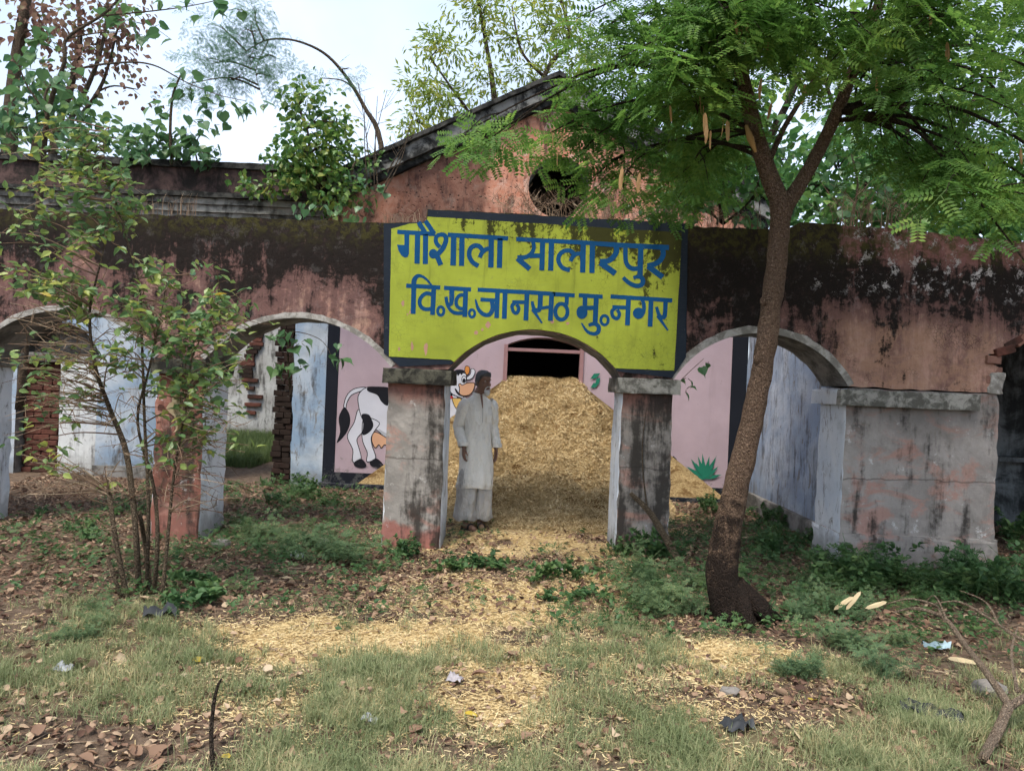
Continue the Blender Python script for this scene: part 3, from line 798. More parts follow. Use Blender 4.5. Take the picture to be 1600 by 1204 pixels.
# cement rings round the open arches
for kname in ('far_left', 'left', 'right'):
    xl, xr, zc = ARCHES[kname]
    a, b = arch_pts(xl, xr, ZS + .004, zc - .002, 30, -0.004), arch_pts(xl, xr, ZS + .004, zc, 30, 0.062 if kname == 'right' else 0.045)
    b = [(q[0] + R(-.006, .006), q[1] + R(-.007, .007)) for q in b]
    MB().prism(a + b[::-1], FW - .007, FW - .0008).obj('arch_trim', [M['trim']], AW)
# broken brickwork at the right-hand edge of the wide pier
for (x, z, ry, sx) in [(4.50, 1.86, .05, .55), (4.46, 1.965, -.05, .6), (4.56, 2.055, .3, .8), (4.66, 2.14, .55, .9), (4.76, 2.19, .8, .9), (4.86, 2.25, .95, .9), (4.96, 2.28, 1.05, .9), (5.06, 2.31, 1.15, .9), (5.16, 2.33, 1.25, .9), (4.47, 1.78, .02, .5), (4.52, 1.72, 0, .4)]:
    brick(AW, BRO if z < 2.0 or R(0, 1) < .35 else BR, (x, FW + .03 + R(-.015, .03), z), 0, -ry, (sx, 1.0, 1.05))
rough_box('plaster_patch', 4.43, 4.575, FW - .012, FW + .06, 1.66, 1.86, (M['trim'],), AW, 0.02, 0.04, 5, 3.3)
# bare bricks on the left pier
for i in range(15):
    zz = 0.42 + i * 0.078
    for k in range(2):
        if R(0, 1) < .72:
            xx = -3.30 + .115 + (0.115 if i % 2 else 0) + k * .235
            if xx < -2.95: brick(AW, BR, (xx, FW + .0605, zz), 0, 0, (.95, 1, .97))

# ------------------------------------------------------------------ the painted sign on the arcade wall
def Pxz(x, y, Y=FW):
    q = P(x, y, Y); return (q.x, q.z)
xl, xr, zc = ARCHES['centre']
aout = arch_pts(xl, xr, ZS, zc, 30, 0.006)
black = [Pxz(600, 349), Pxz(667, 346), Pxz(668, 331), Pxz(1074, 356), Pxz(1072, 560), Pxz(1052, 590)]
black = [Pxz(600, 350), (X0s + .002, Pxz(667, 347)[1]), (X0s + .004, 3.138), (X1s - .004, 3.108), (Pxz(1073, 520)[0], Pxz(1073, 558)[1]), (Pxz(1050, 585)[0], ZS + .012)]
black += [q for q in aout if q[1] > ZS + .012]
black += [(Pxz(625, 570)[0], ZS + .012), Pxz(600, 552)]
sign = MB().prism(rough(black, 0.08, 0.003), FW - .014, FW - .0012).obj('sign_board', [M['sign_black']], AW)
tag(sign, 'yellow green painted sign with black border and blue lettering over the central arch')
yel = [Pxz(612, 358), Pxz(640, 350), Pxz(667, 349), Pxz(668, 339), Pxz(1065, 364), Pxz(1053, 579), Pxz(963, 575)]
aY = arch_pts(xl, xr, ZS, zc, 40, 0.008)
yel += [q for q in aY if q[1] > Pxz(958, 575)[1] - .02 and q[0] > .2 or q[1] > Pxz(712, 566)[1] - .005 and q[0] <= .2]
yel += [Pxz(704, 562), Pxz(608, 557)]
MB().prism(rough(yel, 0.08, 0.003, 3), FW - .017, FW - .0143).obj('sign_field', [M['sign_green']], sign)

def ribbon(pts, widths, y, to, closed=False):
    """flat painted stroke; pts in traced units, 'to' maps them onto the wall"""
    pts = [Vector(p) for p in pts]
    if len(pts) > 2:          # round the corners
        def cr(p0, p1, p2, p3, t):
            return 0.5 * ((2 * p1) + (p2 - p0) * t + (2 * p0 - 5 * p1 + 4 * p2 - p3) * t * t + (3 * p1 - p0 - 3 * p2 + p3) * t ** 3)
        n = len(pts); W = widths if isinstance(widths, (list, tuple)) else [widths] * n
        o, w = [], []
        rng_ = range(n) if closed else range(n - 1)
        for i in rng_:
            g = (lambda k: pts[k % n]) if closed else (lambda k: pts[min(max(k, 0), n - 1)])
            for s in range(5):
                t = s / 5; o.append(cr(g(i - 1), g(i), g(i + 1), g(i + 2), t)); w.append(W[i % n] * (1 - t) + W[(i + 1) % n] * t)
        if not closed: o.append(pts[-1]); w.append(W[-1])
        pts, W = o, w
    else:
        W = widths if isinstance(widths, (list, tuple)) else [widths] * len(pts)
    n = len(pts); L, Rr = [], []
    for i in range(n):
        a = pts[(i - 1) % n] if closed else pts[max(i - 1, 0)]; b = pts[(i + 1) % n] if closed else pts[min(i + 1, n - 1)]
        d = (b - a).normalized(); nn = Vector((-d.y, d.x)) * W[i] / 2
        L.append(to(pts[i] + nn)); Rr.append(to(pts[i] - nn))
    vs = [(q[0], y, q[1]) for q in L] + [(q[0], y, q[1]) for q in Rr]
    fs = [(i, (i + 1) % n, n + (i + 1) % n, n + i) for i in range(n if closed else n - 1)]
    return vs, fs
def blob_poly(pts, y, to):
    q = [to(Vector(p)) for p in pts]
    return [(a[0], y, a[1]) for a in q], [tuple(t) for t in tessellate_polygon([[Vector((a[0], a[1], 0)) for a in q]])]
def ell(cx, cy, rx, ry, n=20):
    return [(cx + rx * math.cos(2 * math.pi * i / n), cy + ry * math.sin(2 * math.pi * i / n)) for i in range(n)]
def letter(ox, oy, s, items, parent, mat, y0=FW - .0185, name='letter'):
    to = lambda p: Pxz(ox + p[0] * s, oy + p[1] * s)
    mb = MB(); y = y0
    for it in items:
        if it[0] == 'L': vs, fs = ribbon(it[1], it[2], y, to)
        elif it[0] == 'O': vs, fs = ribbon(ell(*it[1]), it[2], y, to, True)
        else: vs, fs = blob_poly(it[1], y, to)
        mb.add(vs, fs); y -= 0.00025
    return mb.obj(name, [mat], parent)
L = 'L'
C1, C2, C3, C4 = (610, 330, .14375), (800, 355, .16875), (620, 420, .14375), (840, 440, .14375)
TXT = [
 (C1, [(L, [(78, 228), (490, 252)], 46), (L, [(182, 235), (179, 470)], 52), ('B', [(75, 368), (206, 372), (203, 468), (190, 500), (160, 508), (122, 482), (90, 430)]), (L, [(298, 250), (292, 572)], 57)]),
 (C1, [(L, [(385, 255), (382, 577)], 56), (L, [(308, 122), (388, 250)], 50), (L, [(382, 108), (478, 250)], 50)]),
 (C1, [(L, [(540, 395), (500, 345), (500, 285), (545, 258), (595, 270), (606, 320), (575, 400), (520, 465), (480, 485)], [46, 46, 44, 44, 48, 52, 54, 54, 50]), ('B', ell(468, 465, 47, 52)), (L, [(500, 470), (551, 588)], 56), (L, [(625, 260), (830, 272)], 48), (L, [(690, 262), (683, 592)], 60)]),
 (C1, [(L, [(780, 275), (775, 597)], 56)]),
 (C1, [(L, [(830, 272), (1280, 300)], 48), (L, [(957, 598), (892, 555), (858, 485), (868, 415), (915, 378), (965, 385), (1000, 425)], 50), (L, [(972, 505), (1000, 450), (1045, 415), (1095, 410)], 46), (L, [(1098, 300), (1092, 614)], 57)]),
 (C1, [(L, [(1192, 300), (1185, 619)], 57)]),
 (C2, [(L, [(40, 113), (300, 128)], 40), (L, [(190, 125), (202, 185), (183, 240), (130, 278), (50, 285)], [32, 34, 38, 40, 44]), (L, [(48, 290), (165, 390)], 48), (L, [(165, 268), (280, 266)], 42), (L, [(283, 130), (275, 402)], 47)]),
 (C2, [(L, [(300, 128), (400, 132)], 40), (L, [(365, 132), (357, 405)], 49)]),
 (C2, [(L, [(400, 132), (700, 148)], 40), (L, [(535, 400), (468, 378), (430, 318), (438, 260), (480, 224), (535, 220), (572, 248)], 40), (L, [(540, 318), (560, 278), (595, 250), (655, 248)], 38), (L, [(658, 145), (652, 422)], 49)]),
 (C2, [(L, [(700, 148), (800, 156)], 40), (L, [(743, 150), (738, 426)], 49)]),
 (C2, [(L, [(800, 156), (1010, 170)], 44), (L, [(955, 165), (966, 225), (930, 285), (880, 315), (812, 322)], [46, 50, 50, 48, 50]), (L, [(815, 330), (955, 432)], 54)]),
 (C2, [(L, [(1010, 170), (1250, 182)], 44), (L, [(1048, 172), (1050, 310), (1080, 368), (1130, 388), (1185, 375)], 42), (L, [(1190, 175), (1182, 470)], 50)]),
 (C2, [(L, [(1120, 470), (1175, 460), (1208, 488), (1198, 532), (1150, 545), (1085, 520), (1025, 468)], [30, 38, 44, 44, 42, 40, 36])]),
 (C2, [(L, [(1250, 182), (1450, 192)], 46), (L, [(1385, 190), (1397, 250), (1370, 308), (1320, 342), (1250, 360)], 47), (L, [(1255, 362), (1392, 466)], 52)]),
 (C3, [(L, [(105, 185), (300, 195)], 45), (L, [(188, 230), (189, 140), (212, 92), (255, 78), (315, 108), (388, 190)], [54, 54, 46, 34, 26, 18]), (L, [(188, 190), (180, 490)], 52)]),
 (C3, [(L, [(300, 195), (475, 206)], 45), (L, [(395, 285), (325, 268), (268, 310), (250, 365), (270, 418), (320, 440), (395, 432)], 42), (L, [(405, 200), (390, 502)], 52)]),
 (C3, [('O', (480, 460, 34, 46), 32)]),
 (C3, [(L, [(515, 208), (808, 227)], 45), (L, [(600, 215), (598, 340)], 54), (L, [(598, 330), (590, 380), (552, 385), (536, 305)], [50, 46, 40, 34]), (L, [(545, 385), (585, 450), (645, 482), (740, 478)], [30, 36, 40, 40]), (L, [(745, 288), (685, 290), (648, 340), (652, 398), (690, 432), (745, 430)], 38), (L, [(750, 222), (740, 522)], 52)]),
 (C3, [('O', (818, 486, 30, 40), 30)]),
 (C3, [(L, [(880, 228), (1130, 242)], 45), (L, [(910, 335), (1095, 345)], 40), (L, [(1035, 345), (1042, 440), (1000, 500), (935, 490), (882, 428), (856, 330)], [48, 50, 46, 44, 36, 14]), (L, [(1095, 240), (1085, 536)], 50)]),
 (C3, [(L, [(1130, 242), (1230, 248)], 45), (L, [(1178, 245), (1168, 544)], 52)]),
 (C3, [(L, [(1230, 248), (1450, 258)], 45), (L, [(1255, 362), (1410, 365)], 40), (L, [(1300, 362), (1254, 400), (1266, 462), (1302, 482), (1326, 432), (1302, 388)], 38), (L, [(1415, 255), (1402, 562)], 52)]),
 (C3, [(L, [(1450, 258), (1720, 276)], 45), (L, [(1562, 262), (1556, 410)], 54), (L, [(1556, 400), (1540, 450), (1492, 440), (1470, 355)], [50, 50, 44, 30]), (L, [(1475, 440), (1578, 592)], [40, 18]), (L, [(1560, 430), (1680, 412)], 34), (L, [(1682, 270), (1668, 566)], 52)]),
 (C4, [(L, [(160, 136), (402, 152)], 45), (L, [(318, 150), (312, 255)], 45), ('O', (257, 328, 66, 86), 42)]),
 (C4, [(L, [(445, 150), (705, 166)], 45), (L, [(515, 155), (510, 290)], 50), ('B', ell(480, 335, 60, 72)), (L, [(500, 288), (640, 284)], 46), (L, [(636, 162), (622, 460)], 54)]),
 (C4, [(L, [(550, 475), (615, 458), (660, 490), (655, 548), (605, 568), (535, 540), (474, 450)], [34, 44, 48, 46, 40, 34, 14])]),
 (C4, [('O', (725, 420, 40, 50), 32)]),
 (C4, [(L, [(790, 163), (1030, 178)], 45), (L, [(810, 278), (980, 284)], 42), (L, [(855, 282), (806, 320), (816, 380), (862, 402), (886, 352), (862, 308)], 38), (L, [(985, 175), (972, 476)], 52)]),
 (C4, [(L, [(1030, 178), (1280, 194)], 45), (L, [(1125, 190), (1150, 245), (1146, 330), (1115, 375)], [30, 42, 44, 40]), ('B', ell(1094, 345, 62, 62)), (L, [(1230, 190), (1218, 490)], 52)]),
 (C4, [(L, [(1280, 194), (1460, 206)], 46), (L, [(1387, 205), (1382, 340)], 48), (L, [(1382, 330), (1370, 382), (1322, 375), (1288, 275)], [48, 50, 46, 30]), (L, [(1300, 370), (1412, 532)], [40, 18])]),
]
for (ox, oy, s), items in TXT:
    letter(ox, oy, s, items, sign, M['sign_blue'])
# flakes of fallen paint on the sign
for (px, py, w, h) in [(630, 474, 5, 11), (644, 541, 5, 16), (666, 545, 7, 20), (641, 488, 3, 6), (762, 508, 9, 12), (744, 520, 6, 7), (754, 515, 5, 5), (863, 502, 7, 8), (887, 505, 6, 5), (637, 491, 3, 4), (624, 545, 4, 7)]:
    pts = [(px + w * .5 * math.cos(a) * R(.6, 1.2), py + h * .5 * math.sin(a) * R(.6, 1.2)) for a in [2 * math.pi * i / 11 for i in range(11)]]
    letter(0, 0, 1.0, [('B', pts)], sign, M['sign_chip'], FW - .0178, 'paint_chip')

# ------------------------------------------------------------------ the gabled hall behind
HL, HR, HAX, HAZ, HEZ = -2.64, 3.33, 0.47, 5.55, 3.95      # left, right, apex x, apex z of the wall under the cornice
GH = thing('gabled_hall', 'old hall with orange gable, round window and pink painted wall behind the arches', 'building', (0, 0, 0))
dxl, dxr = P(787, 560, BW).x, P(912, 560, BW).x
door_arch = arch_pts(dxl, dxr, 2.10, 2.24, 10)
low = [(HL, -.2), (dxl, -.2)] + door_arch[::-1] + [(dxr, -.2), (HR, -.2), (HR, 2.9), (HL, 2.9)]
MB().prism(low, BW, BW + .45, 0, 1, 1).obj('wall', [M['pink'], M['pink']], GH)
wc = P(873, 293, BW); wr = 0.435
hole = [(wc.x + wr * math.cos(2 * math.pi * i / 40), wc.z + wr * math.sin(2 * math.pi * i / 40)) for i in range(40)]
gab = [(HL, 2.9), (HR, 2.9), (HR + .1, HEZ + .2), (HAX, HAZ + .15), (HL - .1, HEZ + .2)]
prism_holes(gab, [hole], BW, BW + .45, 0, 1, 1).obj('gable', [M['gable'], M['soffit']], GH)
ring_o = [(wc.x + (wr + .07) * math.cos(2 * math.pi * i / 40), wc.z + (wr + .07) * math.sin(2 * math.pi * i / 40)) for i in range(40)]
hole_i = [(wc.x + (wr - .004) * math.cos(2 * math.pi * i / 40), wc.z + (wr - .004) * math.sin(2 * math.pi * i / 40)) for i in range(40)]
prism_holes(ring_o, [hole_i], BW - .02, BW - .001, 0, 0, 0).obj('round_window_surround', [M['gable']], GH)
# sloping cornice of three mouldings, each side
def rake(x0, z0, x1, z1, off0, off1, y0, mat, nm):
    d = Vector((x1 - x0, z1 - z0)).normalized(); n = Vector((-d.y, d.x))
    if n.y < 0: n = -n
    def pt(x, z, o): return (x, z + o / n.y)
    poly = [pt(x0, z0, off0), pt(x1, z1, off0), pt(x1, z1, off1), pt(x0, z0, off1)]
    if x0 > x1: poly = poly[::-1]
    MB().prism(rough(poly, .12, .008, x0), y0, BW + .5).obj(nm, [mat], GH)
for sgn, xe in ((-1, HL - .12), (1, HR + .18)):
    ze = HEZ if sgn < 0 else HEZ - .05
    rake(xe, ze, HAX, HAZ, 0.0, 0.085, BW - .10, M['cornice_dark'], 'cornice')
    rake(xe, ze, HAX, HAZ, 0.087, 0.285, BW - .17, M['cornice'], 'cornice')
    rake(xe - .03 * -sgn, ze, HAX, HAZ, 0.287, 0.345, BW - .24, M['cornice_dark'], 'cornice')
# its side walls, back wall and roof
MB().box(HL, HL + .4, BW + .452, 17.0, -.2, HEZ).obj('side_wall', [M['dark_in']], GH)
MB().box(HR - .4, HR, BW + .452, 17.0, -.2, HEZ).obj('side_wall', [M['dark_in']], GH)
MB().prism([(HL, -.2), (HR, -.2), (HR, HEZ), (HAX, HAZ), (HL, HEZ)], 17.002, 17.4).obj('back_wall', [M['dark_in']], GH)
for sgn, xe in ((-1, HL - .1), (1, HR + .1)):
    MB().prism([(xe, HEZ + .1), (HAX, HAZ + .12), (HAX, HAZ + .27), (xe, HEZ + .25)], BW + .505, 17.6).obj('roof', [M['roof']], GH)
# doorway: frame, transom
fr = thing_none = None
MB().box(dxl + .002, dxl + .055, BW - .03, BW + .12, 0, 2.12).obj('door_frame', [M['wood']], GH)
MB().box(dxr - .055, dxr - .002, BW - .03, BW + .12, 0, 2.12).obj('door_frame', [M['wood']], GH)
MB().box(dxl + .056, dxr - .056, BW - .02, BW + .10, 2.03, 2.075).obj('door_transom', [M['wood']], GH)
# black painted border of the pink wall
def band(x0, x1, z0, z1):
    MB().box(x0, x1, BW - .004, BW - .0008, z0, z1).obj('painted_border', [M['black_band']], GH)
b0, b1 = P(526, 650, BW).x, P(1140, 650, BW).x
band(HL, b0, -.1, 2.88); band(b1, HR, -.1, 2.88); band(b0 + .001, dxl - .02, -.1, 0.21); band(dxr + .02, b1 - .001, -.1, 0.21)
rough_box('step', HL - .02, dxl - .1, BW - .10, BW + .01, -.1, 0.06, (M['black_band'],), GH, .004, .01, 6)
rough_box('step', dxr + .1, HR, BW - .10, BW + .01, -.1, 0.06, (M['black_band'],), GH, .004, .01, 6)

# the cow painted on the pink wall
def Bxz(x, y): return Pxz(x, y, BW)
M['cow_white'] = wall_paint('white_mural_paint', (0.54, 0.54, 0.59)); M['cow_grey'] = wall_paint('grey_mural_paint', (0.34, 0.35, 0.38)); M['cow_black'] = wall_paint('black_mural_paint', (0.014, 0.014, 0.018))
M['cow_tan'] = wall_paint('tan_mural_paint', (0.55, 0.31, 0.19)); M['cow_orange'] = wall_paint('orange_mural_paint', (0.55, 0.22, 0.06)); M['cow_gold'] = wall_paint('gold_mural_paint', (0.58, 0.38, 0.12)); M['cow_red'] = wall_paint('red_mural_paint', (0.42, 0.03, 0.03)); M['mural_green'] = wall_paint('green_mural_paint', (0.02, 0.16, 0.10))
cow = bpy.data.objects.new('painted_cow', None); COL.objects.link(cow); cow.parent = GH
LAY = [BW - .0012]
def smooth_poly(pts, n=4):
    P_ = [Vector(p) for p in pts]; m = len(P_); o = []
    for i in range(m):
        p0, p1, p2, p3 = P_[i - 1], P_[i], P_[(i + 1) % m], P_[(i + 2) % m]
        for s in range(n):
            t = s / n; o.append(0.5 * ((2 * p1) + (p2 - p0) * t + (2 * p0 - 5 * p1 + 4 * p2 - p3) * t * t + (3 * p1 - p0 - 3 * p2 + p3) * t ** 3))
    return o
def paint(ref, name, mat, pts, line=5, smooth=True, parent=None):
    ox, oy, s = ref; to = lambda p: Bxz(ox + p[0] * s, oy + p[1] * s)
    pts = smooth_poly(pts) if smooth else [Vector(p) for p in pts]
    mb = MB(); LAY[0] -= .0003; mb.add(*blob_poly(pts, LAY[0], to), 0)
    if line:
        LAY[0] -= .0003; n = len(pts); W = line; Lp, Rp = [], []
        for i in range(n):
            d = (pts[(i + 1) % n] - pts[i - 1]).normalized(); nn = Vector((-d.y, d.x)) * W / 2
            Lp.append(to(pts[i] + nn)); Rp.append(to(pts[i] - nn))
        mb.add([(q[0], LAY[0], q[1]) for q in Lp + Rp], [(i, (i + 1) % n, n + (i + 1) % n, n + i) for i in range(n)], 1)
    return mb.obj(name, [M[mat], M['cow_black']], parent or cow)
K4, K3 = (500, 500, .2492), (690, 570, .10795)
def k3(pts): return [((690 + p[0] * .10795 - 500) / .2492, (570 + p[1] * .10795 - 500) / .2492) for p in pts]
paint(K4, 'tail', 'cow_white', [(285, 420), (215, 430), (170, 470), (150, 530), (152, 570), (162, 570), (168, 520), (200, 468), (270, 440)], 5)
paint(K4, 'tail_tuft', 'cow_black', [(156, 545), (185, 590), (188, 650), (160, 715), (105, 770), (126, 700), (117, 620), (134, 568)], 0)
paint(K4, 'hind_leg', 'cow_white', [(240, 560), (275, 620), (268, 695), (232, 745), (244, 800), (258, 868), (215, 892), (203, 870), (206, 812), (174, 742), (180, 700), (215, 640)])
paint(K4, 'fore_leg', 'cow_white', [(640, 680), (700, 680), (690, 780), (700, 880), (640, 885), (645, 780)])
paint(K4, 'fore_leg', 'cow_white', [(730, 680), (790, 660), (775, 780), (785, 880), (730, 885), (730, 780)])
paint(K4, 'udder', 'cow_tan', [(345, 700), (415, 735), (440, 760), (430, 795), (405, 780), (385, 802), (370, 780), (348, 800), (332, 778), (324, 740)])
paint(K4, 'body', 'cow_white', [(238, 500), (250, 455), (285, 425), (340, 418), (480, 430), (640, 440), (760, 430), (830, 440), (880, 520), (900, 600), (860, 650), (800, 690), (640, 740), (480, 750), (400, 725), (360, 690), (300, 660), (258, 600)])
paint(K4, 'belly', 'cow_grey', [(365, 680), (410, 705), (480, 725), (640, 715), (800, 665), (862, 640), (850, 660), (800, 690), (640, 738), (480, 748), (400, 724)], 0)
paint(K4, 'hind_leg', 'cow_white', [(280, 610), (372, 640), (345, 690), (322, 735), (328, 790), (350, 860), (312, 886), (292, 880), (297, 830), (270, 765), (264, 700)])
paint(K4, 'patch', 'cow_black', [(300, 422), (360, 416), (440, 426), (470, 480), (425, 535), (385, 510), (358, 468), (302, 446)], 0)
paint(K4, 'patch', 'cow_black', [(262, 592), (303, 590), (324, 620), (335, 662), (310, 702), (268, 718), (272, 650)], 0)
paint(K4, 'patch', 'cow_black', [(600, 450), (700, 440), (720, 540), (640, 600), (580, 540)], 0)
for h in ([(213, 892), (260, 868), (292, 908), (272, 926), (225, 918)], [(312, 892), (356, 866), (402, 912), (382, 929), (332, 920)], [(640, 885), (700, 880), (715, 915), (640, 920)], [(728, 885), (785, 880), (800, 915), (728, 920)]):
    paint(K4, 'hoof', 'cow_black', h, 0)
paint(K4, 'neck', 'cow_white', k3([(80, 520), (170, 490), (250, 620), (300, 720), (200, 850), (60, 950), (-60, 900), (-60, 560)]), 0)
paint(K4, 'neck_patch', 'cow_black', k3([(60, 330), (150, 350), (165, 400), (140, 480), (90, 525), (20, 500)]), 0)
paint(K4, 'horn', 'cow_white', k3([(425, 60), (465, 58), (485, 95), (465, 160), (420, 205), (368, 212), (362, 182), (410, 140), (425, 100)]), 4)
paint(K4, 'ear', 'cow_orange', k3([(342, 30), (375, 14), (405, 40), (402, 105), (372, 142), (338, 112)]), 4)
paint(K4, 'head', 'cow_white', k3([(90, 270), (130, 150), (190, 84), (270, 70), (335, 95), (362, 180), (358, 265), (300, 300), (300, 430), (320, 480), (220, 450), (140, 400)]), 4)
paint(K4, 'forelock', 'cow_black', k3([(180, 90), (240, 68), (320, 82), (350, 130), (310, 118), (290, 150), (268, 122), (238, 165), (222, 125), (195, 135)]), 0, False)
paint(K4, 'eye', 'cow_white', k3(ell(325, 208, 34, 48)), 4, False)
paint(K4, 'pupil', 'cow_black', k3(ell(326, 222, 22, 30)), 0, False)
paint(K4, 'eye', 'cow_white', k3(ell(196, 235, 18, 42)), 4, False)
paint(K4, 'muzzle', 'cow_tan', k3([(246, 285), (272, 270), (302, 290), (365, 262), (440, 255), (480, 272), (468, 345), (438, 400), (380, 442), (305, 445), (255, 405), (262, 345)]), 5)
paint(K4, 'mouth', 'cow_black', k3([(190, 340), (215, 350), (260, 415), (320, 440), (400, 430), (330, 455), (255, 440), (210, 395)]), 0)
paint(K4, 'collar', 'cow_red', k3([(95, 430), (170, 458), (165, 492), (95, 475)]), 0, False)
paint(K4, 'bell', 'cow_gold', k3([(155, 485), (205, 480), (285, 492), (290, 590), (240, 642), (200, 612), (175, 560)]), 4)
plant_p = bpy.data.objects.new('painted_plant', None); COL.objects.link(plant_p); plant_p.parent = GH
for i, (ex, ey) in enumerate([(1079, 716), (1072, 728), (1080, 745), (1090, 712), (1097, 708), (1108, 712), (1119, 712), (1122, 728), (1127, 741), (1086, 722), (1114, 722)]):
    bx, by = 1101, 748; mx, my = (bx + ex) / 2, (by + ey) / 2; dx, dy = ex - bx, ey - by; l = math.hypot(dx, dy); nxp, nyp = -dy / l * 3.2, dx / l * 3.2
    paint((0, 0, 1), 'painted_leaf', 'mural_green', [(bx, by), (mx + nxp, my + nyp), (ex, ey), (mx - nxp, my - nyp)], 0, False, plant_p)
for (ax, ay, bx, by) in [(922, 592, 938, 583), (922, 606, 936, 598), (938, 590, 930, 600)]:
    paint((0, 0, 1), 'painted_leaf', 'mural_green', [(ax, ay), ((ax + bx) / 2 - 2, (ay + by) / 2 - 4), (bx, by), ((ax + bx) / 2 + 2, (ay + by) / 2 + 3)], 0, False, plant_p)
paint((0, 0, 1), 'painted_hoof', 'cow_black', [(1046, 716), (1052, 712), (1057, 717), (1052, 726), (1046, 728)], 0, False, GH)

# ------------------------------------------------------------------ left wing, side wall, side room, courtyard wall
WW = thing('wing_wall', 'pale blue wing wall with blackened stepped cornice, behind the left arches', 'wall')
gapl, gapr = -4.35, P(454, 640, BW).x
ra = arch_pts(-7.03, -5.88, 1.74, 2.17, 16)
jag = [(gapr + R(-.03, .04), z) for z in np.linspace(0, 2.5, 14)]
lowp = [(-10, -.2), (-7.03, -.2)] + ra[::-1] + [(-5.88, -.2), (gapl, -.2), (gapl, 2.5)] + [(q[0], q[1]) for q in jag[::-1]] + [(jag[0][0], -.2), (HL - .004, -.2), (HL - .004, 2.9), (-10, 2.9)]
MB().prism(lowp, BW + .01, BW + .46, 0, 1, 0).obj('wall', [M['blue'], M['soffit']], WW)
MB().box(-10, HL - .125, BW + .012, BW + .47, 2.9, 4.50).obj('parapet', [M['parapet']], WW)
for (z0, z1, pr_, mt) in [(3.72, 3.80, .05, 'band'), (3.803, 3.90, .09, 'band'), (3.905, 3.99, .13, 'band'), (3.993, 4.06, .19, 'cornice_dark'), (4.44, 4.53, .05, 'cornice_dark')]:
    MB().prism(rough([(-10, z0), (HL - .13, z0), (HL - .13, z1), (-10, z1)], .15, .008, z0), BW + .012 - pr_, BW + .30).obj('cornice', [M[mt]], WW)
MB().box(-7.02, -5.89, BW + .36, BW + .455, -.1, 2.16).obj('recess_panel', [M['soffit']], WW)
MB().box(-7.025, -5.885, BW + .06, BW + .358, 1.60, 1.73).obj('lintel', [M['band']], WW)
rough_box('infill', -6.44, -5.885, BW + .05, BW + .355, -.1, 1.598, (M['white_wall'],), WW, .006, .01, 8)
mort = MB().box(-7.02, -6.445, BW + .24, BW + .355, -.1, 1.598).obj('mortar', [M['mortar']], WW)
for i in range(20):
    z = .04 + i * .079
    off = .115 if i % 2 else 0
    for k in range(4):
        x0 = max(-7.015, -7.10 + off + k * .238); x1 = min(-6.45, x0 + .23) if k else min(-6.45, -7.10 + off + .23)
        if x1 - x0 > .06: brick(WW, BR, ((x0 + x1) / 2, BW + .225 + R(-.012, .012), z), 0, 0, ((x1 - x0) / .235, 1, 1))
rough_box('plinth', -5.885, -4.5, BW - .05, BW + .02, -.1, .17, (M['soffit'],), WW, .005, .02, 6)
jx0 = P(424, 640, BW).x
for i in range(31):
    z = .03 + i * .079
    w = (gapr - jx0) * R(.82, 1.0)
    x1 = gapr + R(-.01, .03); half = R(.35, .65)
    brick(WW, BRD, (x1 - w * half / 2, BW + .09 + R(-.02, .02), z), 0, 0, (w * half / .235, 1.4, 1.05))
    brick(WW, BRD, (x1 - w * half - w * (1 - half) / 2 - .006, BW + .11 + R(-.03, .03), z), 0, 0, (w * (1 - half) / .235, 1.4, 1.05))

SW = thing('veranda_end_wall', 'streaked blue limewashed end wall seen through the right arch', 'wall')
rough_box('wall', HR - .01, HR + .38, YB + .01, BW - .012, -.1, 2.85, (M['blue_side'], M['blue_side']), SW, .006, .02, 12, 4.0)
rough_box('plinth', HR - .06, HR + .36, YB + .02, BW - .02, -.1, .22, (M['soffit'], M['soffit']), SW, .006, .02, 8, 2.0)
SRM = thing('side_room', 'dark grey room behind the broken right end of the arcade', 'building')
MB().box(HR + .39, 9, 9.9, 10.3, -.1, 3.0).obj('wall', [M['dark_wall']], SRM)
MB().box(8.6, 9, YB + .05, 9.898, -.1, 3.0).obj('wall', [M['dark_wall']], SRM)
MB().box(HR + .39, 9, YB + .05, 9.898, 2.72, 2.95).obj('unseen_ceiling', [M['soffit']], SRM)  # unseen slab, added over the side room to make it dark
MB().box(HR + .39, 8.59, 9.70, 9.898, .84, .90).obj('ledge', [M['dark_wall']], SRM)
MB().box(5.0, 5.12, 9.80, 9.898, .905, 2.7).obj('pilaster', [M['dark_wall']], SRM)
CW = thing('courtyard_wall', 'cracked dirty white courtyard wall far behind the gap, with bare bricks', 'wall')
cy = 19.0
MB().box(-13, -1.5, cy, cy + .4, -.1, 3.3).obj('wall', [M['court']], CW)
for i in range(24):
    z = .5 + i * .1; x = P(392, 600, cy).x + .12 * math.sin(i * .4) + R(-.04, .04)
    if i > 8 or i % 2: brick(CW, BRD if R(0, 1) < .5 else BR, (x, cy - .02, z), 0, 0, (R(.8, 1.8), 1, 1.3))

